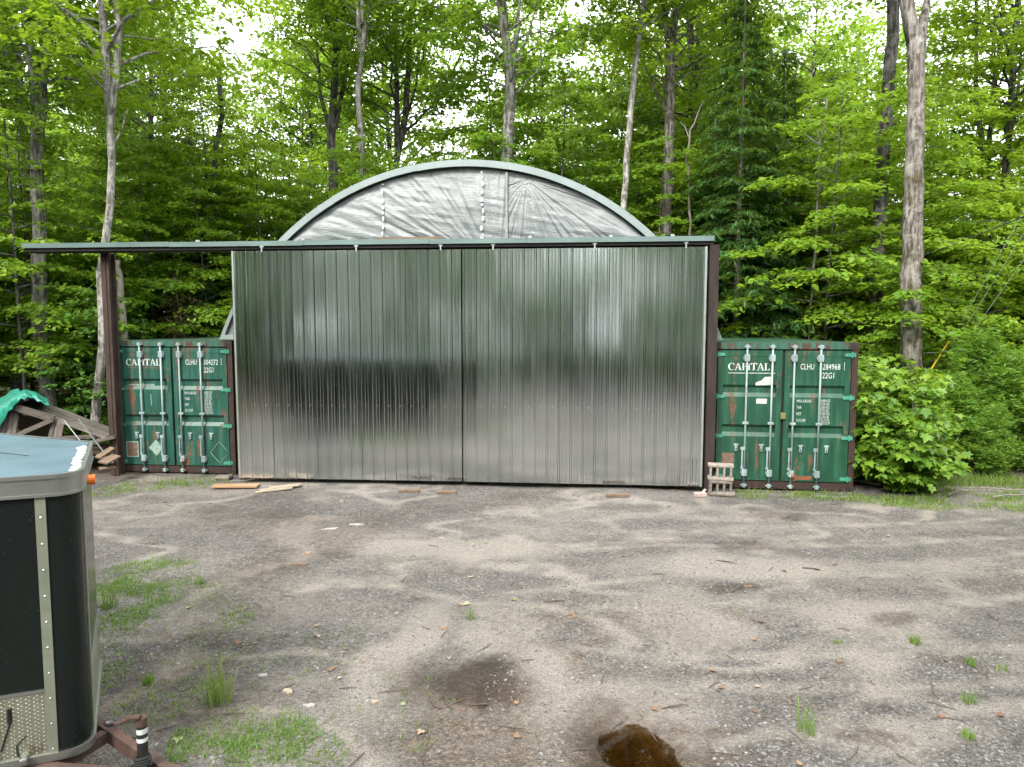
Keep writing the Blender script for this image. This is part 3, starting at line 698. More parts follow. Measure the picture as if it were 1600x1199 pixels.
npn = nose_plan(0)
def face_pt(side, s, off, z):         # point on a slanted nose face, s metres from the rounded tip
    i = 12 if side > 0 else 0; a = Vector((*npn[i], 0)); b = Vector((*npn[13 if side > 0 else 16], 0)); d = (b - a).normalized(); n_ = Vector((d.y, -d.x, 0)) * (1 if side > 0 else -1)
    if n_.x < 0: n_ = -n_
    p = a + d * s + n_ * off; return (p.x, p.y, z)
for side in (1, -1):
    m = MB(); v = [face_pt(side, s, o_, z) for z in (Z0 + .03, Z1 - .118) for s, o_ in ((.03, .002), (.03, .009), (.083, .009), (.083, .002))]
    m.add(v, [(0, 1, 5, 4), (1, 2, 6, 5), (2, 3, 7, 6), (3, 0, 4, 7), (4, 5, 6, 7), (3, 2, 1, 0)]); st = m.build('nose_strip', M['alu_dull'], trailer)
    z = Z0 + .06; m = MB()
    while z < Z1 - .12:
        c = Vector(face_pt(side, .056, .009, z)); o_ = Vector(face_pt(side, .056, .0135, z)); t = Vector(face_pt(side, .064, .009, z)) - c
        m.add([c + t * math.cos(a) + Vector((0, 0, .008)) * math.sin(a) for a in [k * math.pi / 4 for k in range(8)]] + [o_], [(k, (k + 1) % 8, 8) for k in range(8)]); z += .155
    tag(m.build('rivets', M['alu'], st), kind='stuff')
    a = [face_pt(side, s, o_, z) for z in (Z0 + .03, Z0 + .42) for s, o_ in ((.083, .002), (.083, .006), (1.05, .006), (1.05, .002))]
    sg = MB().add(a, [(0, 1, 5, 4), (1, 2, 6, 5), (2, 3, 7, 6), (3, 0, 4, 7), (4, 5, 6, 7), (3, 2, 1, 0)]).build('stone_guard', M['diamond'], trailer)
    m = MB(); j = 0; s = .10
    while s < 1.04:                    # raised treads
        z = Z0 + .05 + (.012 if j % 2 else 0)
        while z < Z0 + .41:
            c = Vector(face_pt(side, s, .006, z)); t = (Vector(face_pt(side, s + .0075, .006, z)) - c); u_ = Vector((0, 0, 1)); q = 1 if (j % 2) else -1
            d1 = t + u_ * (.005 * q); d2 = t * .2 - u_ * (.0035 * q); o_ = Vector(face_pt(side, s, .0082, z))
            m.add([c - d1, c + d2, c + d1, c - d2, o_], [(0, 1, 4), (1, 2, 4), (2, 3, 4), (3, 0, 4)]); z += .024
        s += .02; j += 1
    tag(m.build('treads', M['diamond'], sg), kind='stuff')
    m = MB(); m.bar(face_pt(side, .083, .006, Z0 + .425), face_pt(side, 1.05, .006, Z0 + .425), .012, .014); m.build('guard_edge', M['alu'], trailer)
# far-side corner strip, caulk, seam and marker lamp
m = MB()
for k in range(26):
    c = Vector(face_pt(1, -.04 + k * .035, -.025 + random.uniform(-.012, .008), Z1 + .007)); r_ = random.uniform(.018, .034)
    m.add([c + Vector((r_ * random.uniform(.7, 1.3) * math.cos(a), r_ * random.uniform(.7, 1.3) * math.sin(a), 0)) for a in [q * math.pi / 4 for q in range(8)]] + [c + Vector((0, 0, .012))], [(q, (q + 1) % 8, 8) for q in range(8)])
tag(m.build('caulk', M['caulk'], trailer), kind='stuff')
MB().box((-3.9, .25, Z1 + .006), (-.72, .256, Z1 + .009)).build('roof_seam', M['cable'], trailer)
c = Vector(face_pt(1, .33, 0, Z1 - .13))
e = Vector(face_pt(1, .33, .06, Z1 - .13)); MB().tube([c, e], .032, 12).build('marker_light', M['orange'], trailer)
# latch, cracks on the guard
m = MB(); a = Vector(face_pt(-1, .26, .012, Z0 + .26)); m.bar(a, a + Vector((.0, 0, .09)), .02, .012); m.tube([a + Vector((0, 0, .0)), Vector(face_pt(-1, .31, .012, Z0 + .10))], .005, 6); m.build('hood_latch', M['knob'], trailer)
m = MB(); m.tube([Vector(face_pt(-1, .185, .010, Z0 + .17)), Vector(face_pt(-1, .235, .010, Z0 + .12)), Vector(face_pt(-1, .232, .010, Z0 + .06)), Vector(face_pt(-1, .2, .012, Z0 + .015))], .0045, 6); m.build('wire_lead', M['cable'], trailer)
a = Vector(face_pt(-1, .20, .014, Z0 + .035)); MB().box((-.05, -.02, -.022), (.05, .02, .022), Matrix.Translation(a) @ Matrix.Rotation(R(-40), 4, 'Z')).build('plug_socket', M['alu'], trailer, bevel=.01)
# tongue (world points turned into trailer space)
TW = Matrix.Translation(TK) @ Matrix.Rotation(TA, 4, 'Z') @ Matrix.Rotation(TT, 4, 'Y'); TI = TW.inverted()
def T(p): return TI @ Vector(p)
ax = Vector((math.cos(TA), math.sin(TA), 0)); sd_ = Vector((-math.sin(TA), math.cos(TA), 0))
zt = .245
r1a, r1b = G(120, 1112, zt), G(268, 1212, zt)
dR1 = (r1b - r1a).normalized()
cp = r1a + dR1 * 1.25                 # where the rails meet
for i, (a, b) in enumerate(((r1a - dR1 * .45, cp), )):
    MB().bar(T(a), T(b), .055, .085).build('tongue_rail', M['rail_rust'], trailer, bevel=.004)
lat = (cp - TK).dot(sd_)
far = r1a - dR1 * .45; mir = far - sd_ * (2 * ((far - cp).dot(sd_)))
MB().bar(T(mir), T(cp), .053, .083).build('tongue_rail', M['rail_rust'], trailer, bevel=.004)
q0 = G(163, 1150, zt); q1 = q0 - sd_ * .62
MB().bar(T(q0 + Vector((0, 0, -.004))), T(q1 + Vector((0, 0, -.004))), .055, .075).build('crossmember', M['rail_rust'], trailer, bevel=.004)
MB().bar(T(cp - ax * .12 + Vector((0, 0, .03))), T(cp + ax * .22 + Vector((0, 0, .03))), .08, .07).build('coupler', M['rail_rust'], trailer, bevel=.01)
jb = G(224, 1190, zt + .08); JT = P(224, 1124, jb.y).z
jk = MB().tube([T((jb.x, jb.y, .17)), T((jb.x, jb.y, JT))], .029, 16).build('tongue_jack', M['knob'], trailer, smooth=False)
MB().tube([T((jb.x, jb.y, JT - .035)), T((jb.x, jb.y, JT + .012)), T((jb.x, jb.y, JT + .02))], [.031, .031, .02], 16).build('jack_cap', M['rail_rust'], jk)
MB().tube([T((jb.x, jb.y, .03)), T((jb.x, jb.y, .17))], .021, 12).build('jack_leg', M['rail_rust'], jk)
MB().tube([T((jb.x, jb.y, -.03)), T((jb.x, jb.y, .03))], .07, 16).build('jack_foot', M['rail_rust'], jk)
MB().tube([T((jb.x, jb.y, JT - .13)), T((jb.x, jb.y, JT - .05))], .0298, 16, False).build('sticker', M['letter'], jk)
MB().tube([T((jb.x, jb.y, JT - .105)), T((jb.x, jb.y, JT - .08))], .0303, 16, False).build('sticker_print', M['cable'], jk)
hd = P(172, 1130, jb.y + .02)
MB().tube([T((jb.x - .0, jb.y, JT + .015)), T((jb.x - .0, jb.y - .03, JT + .03)), T((jb.x - .05, jb.y - .03, JT + .026)), T((jb.x - .12, jb.y - .02, hd.z + .02)), T((hd.x + .02, hd.y, hd.z))], [.012, .016, .016, .010, .010], 8).build('crank_handle', M['rail_rust'], jk)
MB().tube([T((hd.x + .03, hd.y, hd.z)), T((hd.x + .02, hd.y, hd.z)), T((hd.x - .005, hd.y, hd.z)), T((hd.x - .025, hd.y, hd.z + .003)), T((hd.x - .036, hd.y, hd.z + .004))], [.008, .018, .024, .02, .004], 12).build('crank_knob', M['knob'], jk, smooth=True)
m = MB(); hp = []
for k in range(70):
    a = k * .36; hp.append(T((jb.x + (.038 + .004 * math.sin(k)) * math.cos(a), jb.y + (.038 + .004 * math.cos(k * .7)) * math.sin(a), zt + .055 + .0009 * k)))
tail = [T((jb.x - .05, jb.y, zt + .06)), T((jb.x - .12, jb.y + .02, zt + .02)), T((jb.x - .17, jb.y + .05, zt + .05))]
MB().tube(tail[::-1] + hp, .008, 6).build('cable_coil', M['cable'], jk)
# wheels and axle, out of frame, carry the trailer
for s in (-1, 1):
    wh = MB().tube([(-3.0, s * .80, .31), (-3.0, s * .80 + s * .18, .31)], .31, 28).build('tyre', M['rubber'], trailer, bevel=.03)
    MB().tube([(-3.0, s * .975, .31), (-3.0, s * .99, .31)], .18, 20).build('rim', M['alu'], wh)
    fb = MB(); fb.box((-3.42, min(s * .77, s * 1.0), .66), (-2.58, max(s * .77, s * 1.0), .69)); fb.build('fender', M['alu'], trailer)
MB().tube([(-3.0, -.8, .31), (-3.0, .8, .31)], .03, 10).build('axle', M['black_steel'], trailer)
MB().box((-4.4, -.7, .16), (-.9, .7, .30)).build('chassis', M['black_steel'], trailer)

# ------------------------------------------------------------------ collapsed boards, tarp and scrap at the left
def Q(px, py, y): return P(px, py, y)
pile = empty('collapsed_deck', (Q(90, 690, 13.6).x, 13.6, 0), 0, 'collapsed grey wooden deck of weathered boards lying slanted beside the left container', 'wood pile')
PL = pile.location.copy()
def lb(p): return Vector(p) - PL
def plank(a, b, w_, t, mat='grey_wood', name='plank', up=(0, 0, 1), parent=pile):
    # object whose local x runs along the grain
    a, b = Vector(a), Vector(b); d = b - a; L = d.length; d.normalize(); x = d; y = Vector(up).cross(x)
    if y.length < 1e-3: y = Vector((0, 1, 0)).cross(x)
    y.normalize(); z = x.cross(y)
    m = MB(); k = random.uniform(-.02, .02)
    m.box((0, -w_/2, -t/2), (L, w_/2, t/2)); o = m.build(name, M[mat], parent)
    Mx = Matrix(((x.x, y.x, z.x, a.x), (x.y, y.y, z.y, a.y), (x.z, y.z, z.z, a.z), (0, 0, 0, 1)))
    if parent: Mx = Matrix.Translation(-parent.location) @ Mx
    o.matrix_local = Mx; return o
fa, fb_ = Q(24, 634, 13.0), Q(172, 688, 13.0); ba, bb = Q(58, 626, 14.6), Q(180, 672, 14.4)
nrm = (fb_ - fa).cross(ba - fa).normalized(); nrm = nrm if nrm.z > 0 else -nrm
for k in range(9):
    t = (k + .5) / 9; a = fa.lerp(ba, t); b = fb_.lerp(bb, t); e = random.uniform(-.10, .10)
    plank(a - (b - a) * .01, b + (b - a).normalized() * e, (ba - fa).length / 9 * .93, .03 + .012 * (k % 2), up=nrm)
for t in (.12, .5, .85): plank(fa.lerp(fb_, t) - nrm * .06 + Vector((0, 0, -.01)), ba.lerp(bb, t) - nrm * .06, .05, .09, name='joist', up=nrm)
plank(Q(22, 636, 12.96), Q(85, 655, 12.96), .04, .13, name='joist')
for x0, x1 in ((3, -4), (12, 3), (21, 11), (27, 20)): plank(Q(x0, 636 + x0 * .1, 13.05), Q(x1, 692, 12.95), .085, .03, name='post_board', up=(0, 1, 0))
for x0, x1 in ((86, 77), (93, 85), (99, 92)): plank(Q(x0, 655, 13.02), Q(x1, 690, 12.98), .075, .035, name='post_board', up=(0, 1, 0))
plank(Q(4, 690, 12.85), Q(82, 656, 12.93), .04, .085, name='brace')
plank(Q(-10, 690, 12.9), Q(150, 682, 13.0), .10, .06, name='bottom_beam'); plank(Q(100, 700, 12.7), Q(180, 683, 12.9), .11, .05, name='bottom_beam')
plank(Q(-10, 702, 13.4), Q(176, 702, 13.5), .5, .10, mat='broken_wood', name='bottom_beam')
plank(Q(30, 668, 13.9), Q(90, 668, 13.9), .5, .03, mat='concrete_dark', name='back_board', up=(0, 1, .2))
for z_, xx_ in ((0, -.6), (0, .5)): plank((PL.x + xx_, 13.5, -.02), (PL.x + xx_, 13.5, .62), .12, .12, name='stump_post')
# tarp draped over the ridge
nu, nv = 40, 26; tv = []
for i in range(nu):
    for j in range(nv):
        s, t = i / (nu - 1), j / (nv - 1)
        px = -30 + 106 * s; py = 652 - 32 * math.sin(min(1, s * 1.35 + .12) * math.pi * .72) + 0
        py = np.interp(px, [-30, 0, 22, 40, 55, 76], [664, 640, 624, 617, 621, 634]); dep = 12.85 + 1.7 * t
        drop = 0
        if t < .22: drop = (1 - t / .22) * np.interp(px, [-30, 0, 12, 26, 45, 76], [34, 26, 16, 7, 3, 1]); dep = 12.86 + .06 * t
        p = P(px, py + drop, dep); p.z += .02 * math.sin(i * .9 + j * .7) + .018 * math.sin(i * 1.7 - j * .5)
        if t >= .22: p.z = P(px, py, 12.9).z + .03 - .12 * (t - .22) * (1 if px > 30 else 0) + .022 * math.sin(i * .9 + j * .7)
        tv.append(p)
ti = [(i * nv + j, (i+1) * nv + j, (i+1) * nv + j + 1, i * nv + j + 1) for i in range(nu-1) for j in range(nv-1)]
tp = link('tarpaulin', tri_mesh('tarpaulin', [tuple(p) for p in tv], ti, True), M['tarp']); tag(tp, 'teal green tarpaulin draped over the top of the collapsed deck', 'tarp')
mm_ = tp.modifiers.new('thick', 'SOLIDIFY'); mm_.thickness = .008
# bent metal frame leaning on the boards
mf = MB().tube([Q(134, 700, 12.5), Q(101, 658, 12.8), Q(103, 657, 12.82), Q(122, 656, 13.0), Q(124, 657, 13.0), Q(163, 708, 12.6)], .011, 8).build('metal_frame', M['wire'])
tag(mf, 'thin bent metal frame leaning on the collapsed deck boards', 'metal frame')
bl = [((152, 716, 12.4), (176, 700, 12.7), .12, 'broken brown board propped highest against the rusty post'), ((160, 724, 12.3), (182, 712, 12.6), .2, 'wide tan board piece lying below the propped broken board'),
      ((156, 733, 12.25), (180, 730, 12.5), .10, 'short brown offcut lying lowest at the foot of the rusty post'), ((150, 712, 12.8), (178, 722, 12.9), .10, 'dark broken board wedged behind the tan board piece')]
for k, (a, b, w_, lab) in enumerate(bl):
    o = plank(Q(*a), Q(*b), w_, .03, mat='broken_wood', name='broken_board', parent=None, up=(0, -.6, 1)); tag(o, lab, 'board', 'broken boards by the post')

# ------------------------------------------------------------------ things on the ground by the doors
def block(name, px, py, yaw, z, mat, lab, w_=.42, h=.275, d=.19):
    c = G(px, py); o = empty(name, (c.x, c.y, z), yaw, lab, 'concrete block', 'concrete blocks stacked by the right container')
    m = MB(); m.box((-w_/2, -d/2, 0), (w_/2, d/2, .055)); m.box((-w_/2, -d/2, h - .05), (w_/2, d/2, h))
    for x in (-.165, -.055, .055, .165): m.box((x - .02, -d/2 + .006, .055), (x + .02, d/2 - .006, h - .05))
    m.build('block_body', M[mat], o, bevel=.012); return o
block('concrete_block', 1125, 772, R(-9), -.015, 'concrete_dark', 'dark grey hollow concrete block on the ground, under the pale block', .38, .26)
block('concrete_block', 1125, 772, R(-13), .248, 'concrete', 'pale tan hollow concrete block on top of the darker block')
def slab(px, py, size, yaw, mat, name, lab, cat, tilt=(0, 0), z=0, bevel=.01):
    c = G(px, py); o = MB().box((-size[0]/2, -size[1]/2, 0), (size[0]/2, size[1]/2, size[2])).build(name, M[mat], None, bevel=bevel)
    o.location = (c.x, c.y, float(gz(c.x, c.y)) + z); o.rotation_euler = (tilt[0], tilt[1], yaw); return tag(o, lab, cat)
slab(1133, 773, (.34, .20, .075), R(-16), 'concrete_dark', 'stone_slab', 'flat grey stone slab in front of the stacked concrete blocks', 'stone', bevel=.03)
slab(1094, 774, (.20, .11, .07), R(8), 'brick', 'brick', 'pale pink brick at the bottom corner of the right sliding door', 'brick')
slab(1099, 770, (.16, .05, .03), R(40), 'brick', 'brick', 'thin brick fragment tilted behind the pale pink brick', 'brick', (0, R(-30)), .02)
slab(369, 760, (.80, .22, .04), R(2), 'new_board', 'plank', 'fresh orange-brown plank lying at the left corner of the doors', 'plank', z=.02)
slab(350, 748, (.28, .2, .08), R(-4), 'concrete_dark', 'stone_slab', 'flat grey stone under the corner of the left container', 'stone', bevel=.03)
for k, (px, py, L, yaw, lab) in enumerate(((428, 767, .62, 24, 'pale split board, nearest of three by the left door'), (437, 764, .66, 27, 'pale split board, middle of three by the left door'), (446, 761, .55, 22, 'greyish split board, farthest of three by the left door'))):
    o = slab(px, py, (L, .09, .025), R(yaw), 'pale_wood', 'split_board', lab, 'board', (0, R(-2)), .01 + .008 * k, .004); o['group'] = 'split boards by the door'
for k, (px, py, L, yaw) in enumerate(((640, 769, .36, 0), (698, 770, .34, 2), (965, 775, .4, -3))):
    o = slab(px, py, (L, .10, .05), R(yaw), 'broken_wood', 'threshold_block', ('brown wooden block under the left door, left of another', 'brown wooden block under the left door near the seam', 'brown wooden block under the right sliding door')[k], 'wood block', bevel=.005)
for k, (px, py, L, yaw, r_, lab) in enumerate(((1335, 748, .35, 15, .055, 'short sawn log with orange end against the right container corner'), (1352, 757, .55, -48, .03, 'thin weathered branch beside the sawn log'), (1312, 765, .22, 28, .022, 'short pale pipe lying in the grass before the right container'))):
    c = G(px, py); a = R(yaw); d = Vector((math.cos(a), math.sin(a), 0)) * L / 2
    mm2 = (M['broken_wood'], M['deadwood'], M['white_pipe'])[k]
    o = MB().tube([c - d + Vector((0, 0, r_ + .01)), c + Vector((0, 0, r_ + .015)), c + d + Vector((0, 0, r_ + .01))], r_, 12).build(('log', 'branch', 'pipe')[k], mm2); tag(o, lab, ('log', 'branch', 'pipe')[k])
for k, (px, py, L, yaw, lab) in enumerate(((1500, 772, .7, 30, 'grey fallen branch, left of those on the grass verge'), (1560, 768, 1.1, -15, 'long grey fallen branch on the verge below the cedar'), (1585, 778, .9, 12, 'pale straw-coloured stick at the right edge of the verge'))):
    c = G(px, py); a = R(yaw); d = Vector((math.cos(a), math.sin(a), 0)) * L / 2; z = .03
    o = MB().tube([c - d + Vector((0, 0, z)), c - d * .3 + Vector((0, .03, z + .02)), c + d * .4 + Vector((0, -.02, z + .01)), c + d + Vector((0, 0, z + .03))], [.013, .012, .010, .005], 7).build('fallen_branch', M['deadwood']); tag(o, lab, 'branch')

# ------------------------------------------------------------------ foliage
def leaf_shape(kind):
    if kind == 'maple':      # five-lobed, folded along the middle
        pts = [(0, -.5), (.14, -.30), (.42, -.34), (.34, -.10), (.52, .14), (.22, .14), (0, .52), (-.22, .14), (-.52, .14), (-.34, -.10), (-.42, -.34), (-.14, -.30)]
        v = [(0, 0, 0)] + [(x, y, abs(x) * .22 - .25 * max(0, y - .1) ** 1) for x, y in pts]; f = [(0, i + 1, (i + 1) % 12 + 1) for i in range(12)]
    elif kind == 'maple3':   # simpler lobed leaf
        pts = [(0, -.5), (.44, -.22), (.30, .10), (0, .52), (-.30, .10), (-.44, -.22)]
        v = [(0, -.05, 0)] + [(x, y, abs(x) * .25) for x, y in pts]; f = [(0, i + 1, (i + 1) % 6 + 1) for i in range(6)]
    elif kind == 'dia':
        v = [(0, -.5, 0), (.36, 0, .09), (0, .5, -.05), (-.36, 0, .09)]; f = [(0, 1, 2), (0, 2, 3)]
    elif kind == 'sprig':    # flat conifer sprig
        v = [(0, -.5, 0), (.11, -.05, .02), (0, .5, -.06), (-.11, -.05, .02)]; f = [(0, 1, 2), (0, 2, 3)]
    return np.array(v, float), np.array(f, int)
LS = {k: leaf_shape(k) for k in ('maple', 'maple3', 'dia', 'sprig')}
def leaves(pos, yaw, pitch, roll, size, kind):
    """arrays -> verts, faces; leaf y axis points along yaw, tilted down by pitch"""
    tv, tf = LS[kind]; n = len(pos); k = len(tv)
    cy_, sy, cp, sp, cr_, sr = np.cos(yaw), np.sin(yaw), np.cos(pitch), np.sin(pitch), np.cos(roll), np.sin(roll)
    yv = np.stack([cy_ * cp, sy * cp, -sp], -1); x0 = np.stack([sy, -cy_, np.zeros(n)], -1); z0 = np.cross(x0, yv)
    xv = x0 * cr_[:, None] + z0 * sr[:, None]; zv = np.cross(xv, yv)
    loc = tv[None] * size[:, None, None]
    v = pos[:, None] + loc[..., 0:1] * xv[:, None] + loc[..., 1:2] * yv[:, None] + loc[..., 2:3] * zv[:, None]
    f = tf[None] + (np.arange(n) * k)[:, None, None]
    return v.reshape(-1, 3), f.reshape(-1, 3)
class Plant:
    def __init__(s, seed): s.r = np.random.default_rng(seed); s.lp = []; s.ly = []; s.wood = MB()
    def spray(s, c, direction, radius, n, thick=.12, droop=.25):
        """flat fan of leaves around c, hanging slightly outwards"""
        r = s.r; rho = np.sqrt(r.random(n)) * radius; a = r.random(n) * 2 * np.pi
        d0 = math.atan2(direction[1], direction[0]); ns = 7; sp_ = d0 + (np.arange(ns) - (ns - 1) / 2) * .62 + r.normal(0, .15, ns); a = sp_[r.integers(0, ns, n)]
        rho = r.random(n) ** .7 * radius * 1.15; lat = r.normal(0, .10 * radius, n)
        p = np.stack([rho * np.cos(a) - lat * np.sin(a), rho * np.sin(a) + lat * np.cos(a), r.normal(0, thick * radius, n) - droop * rho * rho / radius], -1)
        # gather into twigs: pull leaves towards a few spokes so that gaps open
        s.lp.append(np.asarray(c)[None] + p); s.ly.append(a + r.normal(0, .7, n))
    def mesh(s, name, kind, size, jitter=.35, pitch=.35):
        p = np.concatenate(s.lp); y = np.concatenate(s.ly); n = len(p); r = s.r
        sz = size * np.clip(r.normal(1, .34, n), .4, 1.9)
        v, f = leaves(p, y, r.normal(pitch, .35, n), r.normal(0, jitter, n), sz, kind); return tri_mesh(name, v, f)
def branchy(pl, base, top_h, h0, nb, reach, leaf_n, spray_r, up=.25, sag=.3, shape=None, trunk_r=.05, rb=.012, lean=(0, 0), wood=True, subs=3, thick=.12):
    """a trunk with side branches that carry sprays; base at origin"""
    r = pl.r; pts = []; K = 9; ph = r.random(2) * 6
    for k in range(K):
        t = k / (K - 1); pts.append(Vector((lean[0] * t + .12 * math.sin(ph[0] + t * 5) * t, lean[1] * t + .12 * math.sin(ph[1] + t * 4) * t, base + (top_h - base) * t)))
    if wood: pl.wood.tube(pts, [trunk_r * (1 - .85 * k / (K - 1)) for k in range(K)], 8)
    def at(z):
        t = (z - base) / (top_h - base) * (K - 1); i = min(int(t), K - 2); return pts[i].lerp(pts[i + 1], t - i)
    ga = r.random() * 6
    for b in range(nb):
        t = (b + r.random() * .8) / nb; z = h0 + (top_h - h0) * min(t, .995); ga += 2.4 + r.normal(0, .35)
        L = reach * (shape(t) if shape else (1 - .75 * t)) * (.7 + .5 * r.random())
        if L < .15: L = .15
        o = at(z); d = Vector((math.cos(ga), math.sin(ga), 0)); bp = []
        for q in range(5):
            w_ = q / 4; bp.append(o + d * (L * w_) + Vector((0, 0, L * (up * w_ - sag * w_ * w_))) + Vector((r.normal(0, .03), r.normal(0, .03), r.normal(0, .02))) * (q > 0) * L)
        if wood: pl.wood.tube(bp, [rb * max(.35, L / reach) * (1 - .75 * q / 4) for q in range(5)], 5, False)
        ns = max(1, int(round(L / spray_r * subs / 2)))
        for q in range(ns):
            w_ = .28 + .76 * (q + r.random()) / ns; i = min(int(w_ * 4), 3); c = bp[i].lerp(bp[i + 1], w_ * 4 - i)
            side = r.normal(0, .42) * L * w_ * .6; c = c + Vector((-d.y, d.x, 0)) * side
            rad = spray_r * (.65 + .7 * r.random()); pl.spray(c, d, rad, max(4, int(leaf_n * rad * rad / spray_r ** 2)), thick)
TPL = {}
def template(key, make, kind, size, **k):
    p = make(); TPL[key] = (p.wood.mesh(key + '_branches', True), p.mesh(key + '_leaves', kind, size, **k))
def mk(seed, **k):
    def f():
        p = Plant(seed); branchy(p, **k); return p
    return f
bell = lambda t: .55 + .6 * math.sin(min(1, t * 1.15 + .12) * math.pi) if t < .85 else .5 * (1 - t) / .15 + .2
# young maples with foliage in flat layers, from low down
for i in range(5):
    template('young%d' % i, mk(100 + i, base=0, top_h=8.6 + i * .5, h0=1.0 + .25 * i, nb=46, reach=2.5, leaf_n=46, spray_r=.52, shape=bell, trunk_r=.065, rb=.022, lean=(.3 * (i - 2), .2), thick=.08), 'maple3', .115, jitter=.3, pitch=.28)
for i in range(2):
    template('sapling%d' % i, mk(140 + i, base=0, top_h=3.6 + i * .6, h0=.35, nb=26, reach=1.35, leaf_n=26, spray_r=.36, shape=bell, trunk_r=.025, rb=.012, thick=.09), 'maple3', .11, jitter=.3, pitch=.28)
# tall crowns: base at 0 is where the crown starts
for i in range(4):
    template('crown%d' % i, mk(160 + i, base=0, top_h=12.0, h0=.2, nb=58, reach=3.7, leaf_n=50, spray_r=.66, up=.65, sag=.35, shape=bell, trunk_r=.13, rb=.05, lean=(.6 * (i - 1.5), .3), thick=.11), 'maple3', .135, jitter=.4, pitch=.3)
# conifers
cone = lambda t: 1.02 - t
for i in range(3):
    template('conifer%d' % i, mk(180 + i, base=0, top_h=12.5 - 1.5 * i, h0=.8, nb=120, reach=2.3, leaf_n=48, spray_r=.36, up=.12, sag=.42, shape=cone, trunk_r=.11, rb=.02, subs=4, thick=.07), 'sprig', .19, jitter=.25, pitch=.35)
template('fir', mk(190, base=0, top_h=3.9, h0=.2, nb=70, reach=1.25, leaf_n=40, spray_r=.24, up=.1, sag=.3, shape=cone, trunk_r=.04, rb=.012, subs=4, thick=.06), 'sprig', .14, jitter=.25, pitch=.3)
template('dead_fir', mk(191, base=0, top_h=3.3, h0=.4, nb=60, reach=.95, leaf_n=16, spray_r=.2, up=.05, sag=.25, shape=cone, trunk_r=.025, rb=.010, subs=4, thick=.05), 'sprig', .11, jitter=.25, pitch=.3)
for i in range(2):
    template('cedar%d' % i, mk(200 + i, base=0, top_h=2.9 + .4 * i, h0=.15, nb=80, reach=.85, leaf_n=26, spray_r=.22, up=.75, sag=.25, shape=lambda t: (1.0 - .85 * t) * (.6 + .9 * min(1, t * 4)), trunk_r=.03, rb=.010, subs=4, thick=.28), 'sprig', .15, jitter=1.2, pitch=-.2)
def bushy():
    p = Plant(210); r = p.r
    for k in range(9):      # several stems fan out from the root
        a = k * 2.4; l = .25 + .55 * r.random(); h = 1.45 + .75 * r.random()
        q = Plant(300 + k); branchy(q, base=0, top_h=h, h0=.12, nb=22, reach=.62, leaf_n=14, spray_r=.22, up=.35, sag=.35, shape=bell, trunk_r=.02, rb=.008, lean=(l * math.cos(a) * 1.2, l * math.sin(a)), subs=3, thick=.16)
        off = np.array([.18 * math.cos(a), .18 * math.sin(a), 0]); p.lp += [x + off for x in q.lp]; p.ly += q.ly
        p.wood.add([Vector(v) + Vector(off) for v in q.wood.v], q.wood.f)
    return p
template('bush', bushy, 'maple', .135, jitter=.35, pitch=.4)

def plant(name, key, loc, rz, s, leafm, woodm, label, cat, group=None, crown_name='crown', wood_name='trunk', zs=None):
    o = empty(name, loc, rz, label, cat, group); o.scale = (s, s, zs or s)
    wm, lm = TPL[key]
    if len(wm.materials) == 0: wm.materials.append(None); lm.materials.append(None)
    for nm, me, mt in ((wood_name, wm, woodm), (crown_name, lm, leafm)):
        c = bpy.data.objects.new(nm, me); col.objects.link(c); c.parent = o
        c.material_slots[0].link = 'OBJECT'; c.material_slots[0].material = mt
    return o

